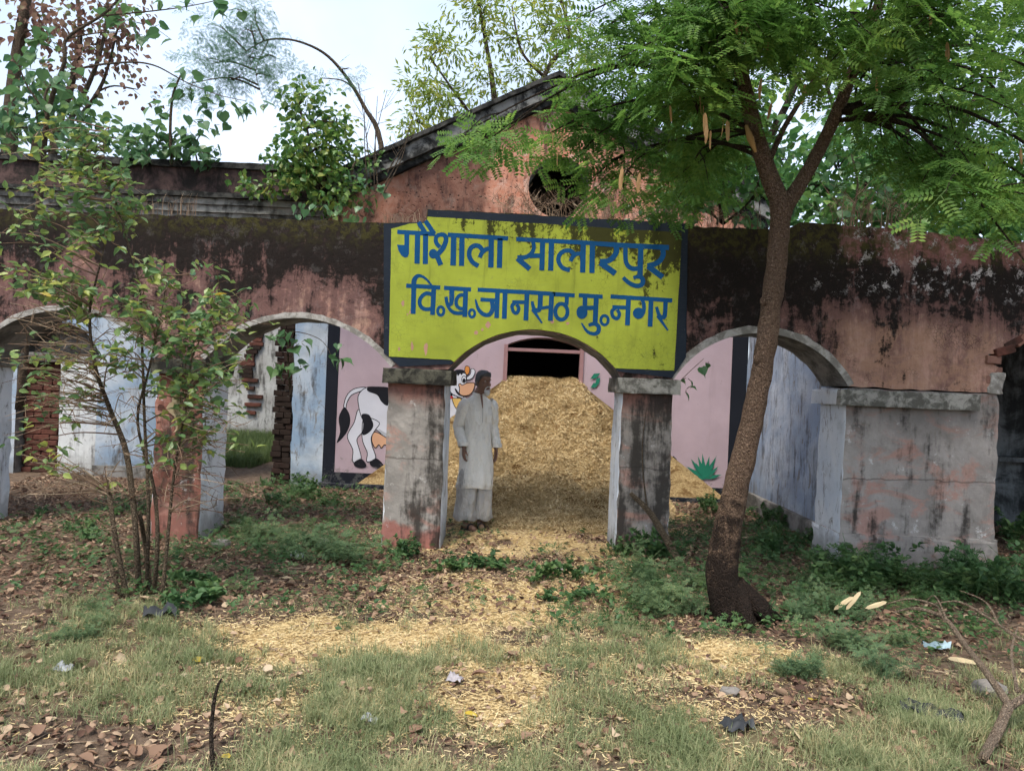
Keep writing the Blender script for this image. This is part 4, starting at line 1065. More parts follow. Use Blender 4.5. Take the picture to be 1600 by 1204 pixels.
# ------------------------------------------------------------------ straw heap
def heap_h(x, y):
    x = np.asarray(x, float); y = np.asarray(y, float)
    dx = np.maximum(np.abs(x - 0.42) - 0.54, 0) * np.where(x < .42, 2.6, 2.2); dy = np.maximum(11.0 - y, 0)
    d = np.sqrt((dx * 1.02) ** 2 + dy ** 2)
    t = np.clip(1 - d / 3.0, 0, 1)
    h = 1.64 * t ** 1.22
    lump = (fnoise(x * 2.2, y * 2.2, 71) - .5) * .30 + (fnoise(x * 6, y * 6, 77) - .5) * .20 + (fnoise(x * 15, y * 15, 79) - .5) * .07
    dent = -0.38 * np.clip(fnoise(x * 3.1, y * 4.4, 123) * 3.2 - 1.9, 0, 1)
    lump = lump + dent
    terr = 0.06 * np.sin(h * 16 + 4 * fnoise(x * 1.5, y * 1.5, 91))
    return h + (lump + terr) * np.clip(h * 2.2, 0, 1) * np.clip((1.9 - h), .25, 1)
hx = np.arange(-2.3, 3.3, .035); hy = np.arange(7.85, 12.6, .035)
HX, HY = np.meshgrid(hx, hy)
HZ = heap_h(HX, HY)
HXi = HX.copy()
inside = HY > BW - .02
HXi = np.where(inside, np.clip(HX, -0.12, 0.98), HX)
HZ = np.where(inside, heap_h(HXi, HY), HZ)
base_z = np.where(HZ > .012, HZ + gz(HX, HY), gz(HX, HY) - .06)
idx = np.arange(HX.size).reshape(HX.shape)
q = np.stack([idx[:-1, :-1], idx[:-1, 1:], idx[1:, 1:], idx[1:, :-1]], -1).reshape(-1, 4)
SH = thing('straw_heap', 'tall heap of golden chopped straw spilling out of the hall doorway', 'straw heap', (0.4, 9.5, 0))
hm = link('heaped_straw', np_mesh('heaped_straw', np.stack([HXi - .4, HY - 9.5, base_z], -1).reshape(-1, 3), q, True), SH, M['heap'])
def flakes(x, y, z, nrm_tilt, lmin, lmax, w):
    m = len(x)
    tv = np.array([(-.5, -.5, 0), (.5, -.5, 0), (.5, .5, 0), (-.5, .5, 0)]); tf = np.array([(0, 1, 2), (0, 2, 3)])
    d = rnd_dirs(m, -nrm_tilt, nrm_tilt)
    rot = rot_dirs(d, RNG.uniform(-.9, .9, m))
    s = np.stack([RNG.uniform(lmin, lmax, m), RNG.uniform(w * .6, w * 1.3, m), np.ones(m)], 1)
    return inst(tv, tf, np.stack([x, y, z], 1), rot, s)
m = 70000
fx = RNG.uniform(-2.0, 3.0, m * 2); fy = RNG.uniform(8.0, 11.9, m * 2)
fh = heap_h(fx, fy); ok = (fh > .02) & ((fy < BW - .02) | ((fx > dxl + .07) & (fx < dxr - .07)))
fx, fy, fh = fx[ok][:m], fy[ok][:m], fh[ok][:m]
V, F = flakes(fx - .4, fy - 9.5, fh + gz(fx, fy) + RNG.uniform(0, .022, len(fx)), .8, .018, .062, .0065)
tag(link('loose_straw', np_mesh('loose_straw', V, F), SH, M['straw']), kind='stuff')
# straw strewn over the ground
m = 420000
fx = RNG.uniform(-3.2, 3.2, m); fy = 2.9 + 6.0 * RNG.uniform(0, 1, m) ** 1.25
sm = straw_mask(fx, fy)
ok = (RNG.uniform(0, 1, m) < np.clip(sm - .02, 0, 1) * .85 + .02) & (heap_h(fx, fy) < .05)
ok &= ~((fy > FW - .02) & (fy < YB) & (((fx > -1.17) & (fx < -.6)) | ((fx > 1.0) & (fx < 1.52))))
fx, fy = fx[ok], fy[ok]
V, F = flakes(fx, fy, gz(fx, fy) + RNG.uniform(.001, .016, len(fx)), .3, .012, .038, .0042)
tag(link('strewn_straw', np_mesh('strewn_straw', V, F), None, M['straw_pale']), 'pale chopped straw strewn over the earth between gateway and grass', 'straw', kind='stuff')

# ------------------------------------------------------------------ the man
man_c = G(739, 829)
MAN = thing('person', 'person in a loose pale grey-white tunic and trousers standing before the straw heap', 'person', (man_c.x, man_c.y, float(gz(man_c.x, man_c.y)) + .01), rz=math.radians(27))
MAN.scale = (.93, .93, 1.0)
M['skin'] = plain('brown_skin', (0.215, 0.118, 0.080), 0.5, .4, .15, 20)
M['hair'] = plain('grey_hair', (0.10, 0.10, 0.105), .8, .2, .5, 60)
M['beard'] = plain('white_beard', (0.55, 0.54, 0.52), .9, .1, .3, 60)
M['sandal'] = plain('dark_sandal', (0.03, 0.025, 0.022), .7)
M['eye'] = plain('eye_white', (0.42, 0.38, 0.34), .3); M['lip'] = plain('lip', (0.07, 0.025, 0.022), .5)
def cloth_mat(name, c):
    k = Mat(name, 0.95, 0.1)
    p = k.obj(); f = k.noise(k.scale(p, (1, 1, .35)), 11, 4, .6, .6); w = k.noise(p, 120, 3, .6); d = k.noise(p, 3.5, 5, .65)
    cc = k.mix(k.mul(k.rng(d, .48, .72), .5), c, tuple(q * .72 for q in c))
    cc = k.mix(k.mul(k.rng(k.sep(p, 2), .6, .42), k.rng(d, .4, .6, 0, .35)), cc, (.30, .26, .20))
    k.col(cc); cr_ = k.noise(k.scale(p, (1, 1, .6)), 16, 3, .5, 1.6)
    k.bump(k.math('ADD', k.math('ADD', f, k.math('MULTIPLY', cr_, .7)), k.math('MULTIPLY', w, .1)), .9, .03)
    return k.m
M['kurta'] = cloth_mat('pale_tunic_cotton', (0.84, 0.80, 0.725)); M['trouser'] = cloth_mat('grey_trouser_cotton', (0.50, 0.475, 0.44))
hr = Matrix.Rotation(math.radians(14), 3, 'Z')
hc = Vector((0.03, -0.045, 1.545))
body = MB()
def hp(x, y, z): return hc + hr @ Vector((x, y, z))
# head: rings from chin to crown
rings = []
for (z, rx, ryf, ryb) in [(-.118, .022, .070, -.012), (-.108, .038, .083, .02), (-.085, .052, .090, .05), (-.055, .060, .089, .075), (-.02, .066, .087, .09), (.015, .071, .087, .098), (.05, .074, .087, .10), (.08, .071, .080, .094), (.103, .055, .060, .075), (.117, .028, .028, .042)]:
    rings.append([hp(rx * math.cos(a), (-ryf if math.sin(a) < 0 else -ryb) * -math.sin(a) if False else (ryb * math.sin(a) if math.sin(a) > 0 else ryf * math.sin(a)), z) for a in [2 * math.pi * i / 20 for i in range(20)]])
body.loft(rings)
body.ball(hp(0, -.094, -.012), .012, .016, .026, 8, 6); body.ball(hp(0, -.099, -.032), .017, .017, .012, 8, 6)      # nose
body.ball(hp(.03, -.079, .022), .026, .013, .008, 8, 6); body.ball(hp(-.03, -.079, .022), .026, .013, .008, 8, 6)    # brow
body.ball(hp(.042, -.062, -.03), .020, .020, .020, 8, 6); body.ball(hp(-.042, -.062, -.03), .020, .020, .020, 8, 6)  # cheekbones
body.ball(hp(0, -.086, -.062), .024, .012, .012, 8, 6); body.ball(hp(0, -.078, -.105), .022, .016, .016, 8, 6)
for s in (-1, 1): body.ball(hp(s * .074, .012, -.012), .009, .020, .033, 8, 6)                                        # ears
body.tube([hp(0, .02, -.06), (0, -.002, 1.42), (0, .005, 1.33)], [.054, .055, .075], 12)                             # neck
body.loft([[Vector((rx * math.cos(a), ry * math.sin(a), z)) for a in [2 * math.pi * i / 16 for i in range(16)]] for (z, rx, ry) in [(.72, .13, .10), (.86, .145, .105), (1.05, .125, .09), (1.22, .15, .095), (1.33, .15, .08), (1.385, .08, .06)]])
for s in (-1, 1):
    sh, el, wr_ = Vector((s * .155, 0, 1.325)), Vector((s * .205, .03 + (.02 if s < 0 else 0), 1.07)), Vector((s * .215 + (.02 if s < 0 else .015), -.035 - (.06 if s < 0 else 0), .845 + (.02 if s < 0 else 0)))
    body.tube([sh, sh.lerp(el, .5), el, el.lerp(wr_, .4), wr_], [.052, .044, .036, .037, .024], 10)
    # hand: palm, four fingers of their own length, a thumb
    hd = Vector((s * .004, -.028, -1)).normalized(); fwd = Vector((0, -1, 0)); inn = Vector((-s, 0, 0))
    p0 = wr_
    body.loft([[p0 + hd * t + fwd * (math.cos(a) * w_) + inn * (math.sin(a) * th_) for a in [2 * math.pi * i / 10 for i in range(10)]] for (t, w_, th_) in [(-.01, .024, .018), (.02, .032, .017), (.06, .040, .016), (.088, .040, .013)]])
    for k, (o, l) in enumerate([(.029, .068), (.010, .077), (-.010, .072), (-.029, .056)]):
        b0 = p0 + hd * .082 + fwd * o
        b1 = b0 + hd * l * .5 + inn * .008; b2 = b1 + (hd * .8 + inn * .6).normalized() * l * .3; b3 = b2 + (hd * .45 + inn * .85).normalized() * l * .25
        body.tube([b0 - hd * .012, b0, b1, b2, b3], [.0095, .0095, .0088, .0082, .0065], 7)
    t0 = p0 + hd * .030 + fwd * .028; t1 = t0 + (hd * .6 + fwd * .7 + inn * .2).normalized() * .035; t2 = t1 + (hd * .9 + fwd * .2 + inn * .35).normalized() * .036
    body.tube([p0 + hd * .015 + fwd * .01, t0, t1, t2], [.012, .012, .0105, .008], 7)
    # leg and foot
    hp_, kn, an = Vector((s * .075, 0, .80)), Vector((s * .083, -.02, .45)), Vector((s * .088, .015, .085))
    body.tube([hp_, hp_.lerp(kn, .5), kn, kn.lerp(an, .35), an, an + Vector((0, 0.005, -.05))], [.085, .072, .052, .050, .032, .032], 10)
    yaw = Matrix.Rotation(math.radians(s * -14), 3, 'Z')
    ft = [an + yaw @ Vector((0, y, dz)) for (y, dz) in [(.045, -.05), (.02, -.048), (-.05, -.050), (-.11, -.060), (-.155, -.066), (-.175, -.068)]]
    body.tube(ft, [.024, .034, .034, .034, .028, .014], 10)
bo = body.obj('body', [M['skin']], MAN)
rm = bo.modifiers.new('one_skin', 'REMESH'); rm.mode = 'VOXEL'; rm.voxel_size = .0058; rm.use_smooth_shade = True
sm_ = bo.modifiers.new('soften', 'SMOOTH'); sm_.iterations = 3; sm_.factor = .5
# hair cap
hr_rings = []
for (z, k) in [(.118, .30), (.112, .55), (.095, .80), (.07, .96), (.04, 1.03), (.01, 1.05), (-.02, 1.03), (-.045, .97)]:
    ring = []
    for i in range(24):
        a = 2 * math.pi * i / 24
        front = max(0, -math.sin(a))
        zz = z + (0.075 * max(0, front - .15) * (1 if z < .08 else 0) * (1 - max(z, 0) / .08) + (.03 * front if z < .05 else 0))
        ry = .104 if math.sin(a) > 0 else .090
        rx = .078
        if z < .03: zz = max(zz, .055 * min(1, front * 2.2) + z * (1 - min(1, front * 2.2)))
        ring.append(hp(rx * k * math.cos(a) * R(.98, 1.03), ry * k * math.sin(a) * R(.98, 1.03), zz + R(-.003, .003)))
    hr_rings.append(ring)
MB().loft(hr_rings, cap=True).obj('hair', [M['hair']], MAN, True)
bd = MB()
bd.loft([[hp(w_ * math.cos(a), -.070 + (-.026) * k * (1 if math.sin(a) < 0 else -.6) * abs(math.sin(a)) - f, z) for a in [2 * math.pi * i / 14 for i in range(14)]] for (z, w_, k, f) in [(-.150, .010, .4, .010), (-.140, .024, .8, .010), (-.118, .036, 1.0, .006), (-.098, .040, 1.0, .002), (-.086, .030, .9, .004)]])
for s in (-1, 1): bd.tube([hp(0, -.103, -.050), hp(s * .018, -.099, -.055), hp(s * .031, -.085, -.072), hp(s * .033, -.076, -.090)], [.006, .006, .006, .006], 6)
bd.obj('beard', [M['beard']], MAN, True)
for s in (-1, 1):
    e = MB().ball(hp(s * .030, -.076, .004), .013, .008, .007, 10, 6).obj('eye', [M['eye']], MAN, True)
    MB().ball(hp(s * .030, -.0835, .004), .0055, .002, .0055, 8, 5).obj('pupil', [M['sandal']], e, True)
MB().tube([hp(-.02, -.094, -.070), hp(0, -.099, -.069), hp(.02, -.094, -.070)], [.003, .0045, .003], 6).obj('mouth', [M['lip']], MAN, True)
def clothes(rows, n=40, fold=.010, k0=7, seed=0.0, c=(0, 0)):
    rings = []
    for (z, cx, cy_, rx, ry, fa) in rows:
        ring = []
        for i in range(n):
            a = 2 * math.pi * i / n
            d = fa * (math.sin(k0 * a + seed + 2.2 * math.sin(z * 5 + seed)) * .8 + .9 * abs(mnoise.noise(Vector((a * 1.6 + z * 4, z * 9 - a, seed)))) + mnoise.noise(Vector((math.cos(a) * 2.2, math.sin(a) * 2.2, z * 3.5 + seed))) * 1.3)
            ring.append(Vector((cx + (rx + d) * math.cos(a), cy_ + (ry + d) * math.sin(a), z + (.010 * math.sin(3 * a + seed) if fa > .012 else 0))))
        rings.append(ring)
    return rings
rows = [(.435, 0, 0, .205, .165, .016), (.44, 0, 0, .212, .172, .016), (.50, 0, 0, .205, .165, .015), (.58, 0, 0, .198, .158, .014), (.68, 0, 0, .19, .15, .013), (.78, 0, 0, .183, .145, .011), (.88, 0, 0, .176, .138, .010), (.96, 0, 0, .168, .130, .010), (1.04, 0, 0, .164, .124, .010), (1.12, 0, 0, .168, .122, .009), (1.20, 0, 0, .174, .118, .007), (1.27, 0, 0, .178, .108, .005), (1.325, 0, 0, .165, .092, .003), (1.36, 0, .003, .13, .080, .002), (1.385, 0, .003, .092, .072, .001), (1.405, 0, 0, .068, .066, 0)]
tun = MB().loft(clothes(rows, 44, seed=1.3, fold=.01), cap=False).obj('tunic', [M['kurta']], MAN, True)
for s in (-1, 1):
    lf_ = 1 if s < 0 else 0
    pth = [Vector((s * .13, 0, 1.33)), Vector((s * .172, 0, 1.29)), Vector((s * .195, .012 + .01 * lf_, 1.19)), Vector((s * .212, .03 + .02 * lf_, 1.07)), Vector((s * .218 + .008, .01 - .012 * lf_, .98 + .008 * lf_)), Vector((s * .222 + .015, -.018 - .045 * lf_, .90 + .018 * lf_)), Vector((s * .222 + .018, -.030 - .058 * lf_, .862 + .02 * lf_))]
    rr = [.060, .070, .066, .060, .057, .054, .056]
    mbs = MB(); pts, rad = [], []
    for i in range(len(pth) - 1):
        for k in range(4):
            t = k / 4; pts.append(pth[i].lerp(pth[i + 1], t)); rad.append((rr[i] * (1 - t) + rr[i + 1] * t) * (1 + .06 * math.sin(i * 5 + k * 2.1 + s)))
    pts.append(pth[-1]); rad.append(rr[-1])
    mbs.tube(pts, rad, 18, 0, False, .018).obj('sleeve', [M['kurta']], tun, True)
    cuff = MB().tube([pth[-1] + Vector((0, 0, .035)), pth[-1] + Vector((0, 0, -.004))], [.0585, .0585], 18, 0, False).obj('cuff', [M['kurta']], tun, True)
# collar, placket, breast seam
col_r = []
for (z, r_) in [(1.392, .073), (1.412, .070), (1.428, .066), (1.430, .062), (1.41, .064)]:
    col_r.append([Vector((r_ * math.cos(a), r_ * math.sin(a) * .98 - .004, z + .012 * math.sin(a))) for a in [-.5 * math.pi + .28 + (2 * math.pi - .56) * i / 20 for i in range(21)]])
mbc = MB()
vs = [p_ for r_ in col_r for p_ in r_]; n_ = 21
mbc.add(vs, [(i * n_ + k, i * n_ + k + 1, (i + 1) * n_ + k + 1, (i + 1) * n_ + k) for i in range(len(col_r) - 1) for k in range(n_ - 1)])
mbc.obj('collar', [M['kurta']], tun, True)
MB().tube([(0, -.072, 1.40), (.002, -.094, 1.345), (.004, -.116, 1.27)], [.012, .011, .004], 6).obj('neck_opening', [M['skin']], tun, True)
MB().tube([(.004, -.118, 1.27), (.004, -.126, 1.20), (.004, -.129, 1.12)], [.004, .004, .003], 6).obj('placket', [M['trouser']], tun, True)
MB().box(.045, .115, -.1265, -.121, 1.12, 1.20).obj('pocket', [M['kurta']], tun)
for s in (-1, 1):
    rows = [(.80, s * .060, 0, .105, .115, .006), (.62, s * .078, -.005, .112, .118, .010), (.50, s * .088, -.008, .113, .118, .013), (.38, s * .094, -.006, .112, .118, .015), (.26, s * .098, 0, .110, .117, .017), (.16, s * .100, .006, .112, .118, .018), (.105, s * .102, .008, .115, .120, .019), (.10, s * .102, .008, .108, .113, .018)]
    MB().loft(clothes(rows, 30, k0=5, seed=2 + s), cap=False).obj('trouser_leg', [M['trouser']], MAN, True)
    an = Vector((s * .088, .015, .085)); yaw = Matrix.Rotation(math.radians(s * -14), 3, 'Z')
    so = [an + yaw @ Vector((x, y, 0)) for (x, y) in [(.0, .065), (.034, .045), (.036, -.02), (.045, -.10), (.036, -.165), (0, -.192), (-.036, -.165), (-.042, -.10), (-.034, -.02), (-.034, .045)]]
    sole = MB().loft([[Vector((p_.x, p_.y, -.012)) for p_ in so], [Vector((p_.x, p_.y, .010)) for p_ in so]]).obj('sandal', [M['sandal']], MAN)
    MB().tube([an + yaw @ Vector((.042, -.085, -.075)), an + yaw @ Vector((.03, -.09, -.038)), an + yaw @ Vector((0, -.095, -.020)), an + yaw @ Vector((-.03, -.09, -.038)), an + yaw @ Vector((-.042, -.085, -.075))], .013, 6).obj('strap', [M['sandal']], sole, True)

# ------------------------------------------------------------------ plants: helpers
def crv(ctrl, n=6):
    c = [Vector(p) for p in ctrl]; o = []
    for i in range(len(c) - 1):
        p0, p1, p2, p3 = c[max(i - 1, 0)], c[i], c[i + 1], c[min(i + 2, len(c) - 1)]
        for s in range(n):
            t = s / n; o.append(0.5 * ((2 * p1) + (p2 - p0) * t + (2 * p0 - 5 * p1 + 4 * p2 - p3) * t * t + (3 * p1 - p0 - 3 * p2 + p3) * t ** 3))
    return o + [c[-1]]
def lerp_r(r, n):
    return list(np.interp(np.linspace(0, 1, n), np.linspace(0, 1, len(r)), r))
def clumps(center, rad, n_clump, per, spread, leaf, size, droop=.3, flat=.0):
    """leaf clumps through an egg-shaped volume"""
    c = np.array(center); rad = np.array(rad)
    d = rnd_dirs(n_clump); cc = c + d * rad * (RNG.uniform(.25, 1, n_clump) ** .45)[:, None]
    k = np.repeat(cc, per, 0); m = len(k)
    off = RNG.normal(0, spread, (m, 3)) * np.array((1, 1, .75)); pos = k + off
    dirs = off / (np.linalg.norm(off, axis=1, keepdims=True) + 1e-6) * .7 + rnd_dirs(m) * .6; dirs[:, 2] -= droop
    return cc, inst(leaf[0], leaf[1], pos, rot_dirs(dirs, RNG.normal(0, .7, m)), RNG.uniform(size * .65, size * 1.25, m))
LO, LSM, LH = leaf_ovate(), leaf_small(), leaf_heart()
LN = leaf_small(.16, .03)
LP, LPs = leaf_pinnate(2, 6, .56, .165), leaf_pinnate(3, 5, .45, .10)
def at_root(parts, loc):
    V, F = join_np(parts); return V - np.array(loc), F
def tree(name, label, base, stems, blobs, leaf, lmat, bark, group=None, cat='tree', size=.14, per=26, clump_sp=.16, droop=.3, twigs=True, crown='crown'):
    """stems: list of (control points, radii); blobs: (centre, radii, clump count)"""
    T = thing(name, label, cat, base, group)
    wood = MB(); b = Vector(base); nodes = []
    for ctrl, rad in stems:
        pts = crv(ctrl, 6); wood.tube([p - b for p in pts], lerp_r(rad, len(pts)), 8); nodes += pts
    parts = []
    for (c, rad, n) in blobs:
        cc, lf = clumps(c, rad, n, per, clump_sp, leaf, size, droop); parts.append(lf)
        if twigs and nodes:
            c = Vector(c); a = min(nodes, key=lambda p: (p - c).length + (1.5 if p.z > c.z else 0))
            mid = a.lerp(c, .5) + Vector((R(-.1, .1), R(-.1, .1), .12 * (c - a).length))
            wood.tube([p - b for p in crv([a, mid, c], 4)], lerp_r([.022, .008], 9), 5)
            for q in cc[::2]:
                q = Vector(q); s_ = mid.lerp(c, R(.2, 1))
                wood.tube([s_ - b, s_.lerp(q, .5) - b + Vector((0, 0, .04)), q - b], [.009, .006, .003], 4, 0, False)
    if wood.f: wood.obj('trunk', [bark], T, True)
    V, F = at_root(parts, base)
    tag(link(crown, np_mesh(crown, V, F), T, lmat), kind='stuff')
    return T
def B(x, y, Y, rpx, ry=None, n=8):
    """a blob measured in the photograph, given its distance"""
    k = Y / FPX
    return (P(x, y, Y), (rpx * k, rpx * k * .9, (ry or rpx) * k), n)

# ------------------------------------------------------------------ trees behind the walls
tree('yellow_green_tree', 'airy yellow green tree rising behind the gable ridge', (P(780, 640, 20).x, 20, 0),
     [([P(790, 640, 20), P(785, 300, 20), P(772, 150, 20), P(758, 60, 20), P(742, -30, 20)], [.20, .12, .075, .05, .03]), ([P(786, 300, 20), P(740, 190, 20), P(700, 130, 19.6), P(672, 90, 19.4)], [.08, .05, .03, .02]),
      ([P(800, 300, 20), P(850, 120, 20.3), P(890, 60, 20.5), P(868, -20, 20.5)], [.1, .07, .05, .03]), ([P(850, 120, 20.3), P(815, 80, 20), P(800, 10, 20)], [.05, .03, .02]), ([P(770, 240, 20), P(700, 210, 19.6), P(650, 190, 19.4)], [.05, .03, .02])],
     [B(680, 75, 19.5, 34, 26, 7), B(655, 130, 19.5, 22, 22, 4), B(700, 165, 19.6, 40, 30, 9), B(645, 190, 19.4, 26, 20, 4), B(690, 225, 19.5, 34, 22, 6), B(760, 130, 20, 34, 26, 6), B(760, 20, 20, 44, 26, 8), B(735, -30, 20, 50, 26, 7), B(830, 125, 20.2, 34, 26, 6), B(850, 40, 20.4, 46, 40, 10), B(905, 70, 20.5, 44, 50, 10), B(870, -20, 20.5, 60, 34, 9), B(790, 60, 20, 26, 20, 3)],
     LN, M['leaf_yellow'], M['bark_grey'], size=.20, per=60, clump_sp=.22)
tree('feathery_tree', 'feathery blue green tree top hanging against the pale sky', (P(390, 640, 16).x, 16, 0),
     [([P(620, 640, 16), P(600, 260, 16), P(568, 165, 16), P(520, 95, 15.8), P(470, 66, 15.6), P(420, 62, 15.5), P(385, 80, 15.5)], [.09, .06, .04, .03, .022, .016, .01]), ([P(420, 62, 15.5), P(400, 110, 15.5), P(410, 150, 15.5)], [.012, .008, .005])],
     [B(385, 45, 15.5, 48, 30, 9), B(390, 90, 15.5, 40, 34, 9), B(345, 40, 15.4, 26, 18, 3), B(365, 125, 15.5, 32, 20, 5), B(330, 100, 15.5, 30, 24, 5), B(432, 90, 15.6, 18, 18, 3), B(425, 120, 15.6, 12, 16, 2), B(300, 130, 15.5, 26, 20, 4), B(500, 122, 15.8, 14, 10, 2), B(545, 108, 15.8, 12, 10, 1), B(400, 15, 15.5, 24, 12, 3)],
     LPs, M['leaf_blue'], M['bark_grey'], size=.27, per=12, clump_sp=.16, droop=.7)
tree('dry_leaved_tree', 'half dead tree with reddish brown withered leaves at the left wing', (P(40, 640, 14).x, 14, 0),
     [([P(10, 640, 14), P(14, 260, 14), P(22, 120, 14), P(45, -20, 14)], [.2, .15, .11, .08]), ([P(60, 640, 14), P(80, 260, 14), P(110, 140, 14), P(125, 60, 13.8), P(118, -30, 13.8)], [.1, .08, .06, .045, .03]), ([P(85, 230, 14), P(130, 150, 13.8), P(160, 70, 13.6), P(170, -20, 13.6)], [.06, .045, .03, .02]), ([P(120, 190, 14), P(160, 130, 14), P(185, 40, 14)], [.05, .03, .015])],
     [B(70, 50, 13.8, 50, 44, 8), B(140, 70, 13.7, 42, 50, 10), B(160, 10, 13.7, 46, 26, 6), B(30, 10, 14, 40, 30, 4), B(190, 60, 13.8, 30, 50, 6), B(90, 130, 13.9, 36, 30, 4), B(215, 140, 13.9, 16, 14, 1)],
     LO, M['leaf_dry'], M['bark_grey'], size=.12, per=22, clump_sp=.24, droop=.8)
tree('leafy_tree', 'mid green leafy tree low behind the dry leaved tree', (P(60, 640, 13).x, 13, 0), [([P(40, 640, 13), P(50, 300, 13), P(60, 200, 13)], [.12, .09, .05])],
     [B(20, 200, 13, 40, 44, 9), B(90, 190, 13, 46, 40, 10), B(150, 215, 12.8, 44, 26, 8), B(40, 120, 13, 40, 40, 6), B(215, 225, 12.6, 30, 16, 4)], LO, M['leaf_peepal'], M['bark_grey'], size=.17, per=14, clump_sp=.2)
for (nm, lab, Yt, xs, blobs, mat, lf, sz, per) in [
    ('broadleaf_tree', 'dense dark green tree close behind the right end of the hall', 13.5, 1130, [B(1090, 230, 13.3, 60, 60, 12), B(1160, 190, 13.5, 66, 60, 13), B(1130, 290, 13.2, 70, 46, 12), B(1230, 250, 13.4, 66, 70, 14), B(1040, 170, 13.6, 46, 44, 7), B(1200, 320, 13.1, 70, 40, 9)], 'leaf_dense', LO, .19, 20),
    ('broadleaf_tree', 'tall green tree behind the wide pier, its crown filling the upper corner', 15.5, 1420, [B(1330, 200, 15.2, 74, 80, 12), B(1400, 260, 15.2, 74, 64, 12), B(1430, 140, 15.5, 84, 80, 13), B(1480, 290, 15.3, 70, 60, 10), B(1540, 200, 15.5, 74, 84, 12), B(1350, 300, 15, 60, 50, 7), B(1600, 280, 15.4, 66, 66, 10), B(1660, 180, 15.4, 70, 84, 8)], 'leaf_dense', LO, .19, 20),
    ('bright_tree', 'tree with sunlight put into its bright green leaf colour, showing between the darker crowns', 21.0, 1400, [B(1300, 90, 21, 90, 80, 12), B(1400, 40, 21, 90, 80, 11), B(1500, 100, 21.2, 96, 90, 14), B(1580, 30, 21.2, 90, 80, 12), B(1220, 30, 21, 84, 70, 10), B(1100, 60, 21.3, 80, 60, 8), B(1010, 80, 21.5, 66, 60, 8), B(1130, 140, 21, 60, 50, 6), B(1660, 120, 21, 90, 90, 8)], 'leaf_backlight', LO, .26, 20)]:
    tree(nm, lab, (P(xs, 640, Yt).x, Yt, 0), [([P(xs, 640, Yt), P(xs + 5, 350, Yt), P(xs - 10, 200, Yt), P(xs + 10, 60, Yt)], [.24, .19, .13, .06]), ([P(xs, 330, Yt), P(xs + 70, 220, Yt), P(xs + 120, 120, Yt)], [.12, .08, .04]), ([P(xs, 330, Yt), P(xs - 70, 230, Yt), P(xs - 110, 130, Yt)], [.12, .08, .04])], blobs, lf, M[mat], M['bark_dark'], 'trees crowding behind the walls', size=sz, per=per, clump_sp=.24)

tree('wall_top_bush', 'dark leafy bush on the wall top between sign corner and forked tree', tuple(P(1130, 347, 7.6)), [([P(1130, 350, 7.6), P(1125, 310, 7.6), P(1140, 250, 7.65)], [.02, .014, .006]), ([P(1130, 350, 7.6), P(1090, 310, 7.6), P(1075, 270, 7.6)], [.014, .01, .005]), ([P(1130, 350, 7.6), P(1175, 310, 7.6), P(1190, 260, 7.65)], [.014, .01, .005])], [B(1075, 300, 7.6, 40, 34, 9), B(1140, 290, 7.65, 46, 46, 11), B(1190, 305, 7.65, 38, 36, 8), B(1100, 245, 7.65, 38, 30, 7), B(1175, 240, 7.7, 40, 34, 8), B(1050, 325, 7.55, 34, 16, 4)], LO, M['leaf_dense'], M['bark_dark'], None, 'bush', size=.085, per=20, clump_sp=.10)
for (lab, Yt, xs, blobs) in [('leafy bush rising behind the wall just past the forked tree', 11.2, 1300, [B(1260, 290, 11.2, 44, 50, 9), B(1310, 260, 11.2, 56, 60, 11), B(1280, 330, 11, 56, 30, 7), B(1350, 310, 11.2, 50, 44, 9)]),
                            ('wide leafy bush rising behind the wide pier wall', 11.5, 1480, [B(1410, 300, 11.5, 60, 54, 11), B(1480, 290, 11.5, 60, 60, 12), B(1550, 310, 11.4, 60, 56, 11), B(1620, 320, 11.4, 60, 60, 9), B(1500, 340, 11.2, 90, 24, 8), B(1390, 335, 11.2, 60, 26, 8), B(1590, 345, 11.2, 70, 24, 8), B(1450, 330, 11.2, 50, 26, 7), B(1550, 360, 11, 80, 14, 6)])]:
    tree('tall_bush', lab, (P(xs, 640, Yt).x, Yt, 0), [([P(xs, 640, Yt), P(xs + 4, 420, Yt), P(xs - 6, 300, Yt)], [.07, .05, .025]), ([P(xs, 420, Yt), P(xs + 40, 330, Yt), P(xs + 60, 260, Yt)], [.04, .025, .012])], blobs, LO, M['leaf_dense'], M['bark_dark'], None, 'bush', size=.14, per=22, clump_sp=.17)

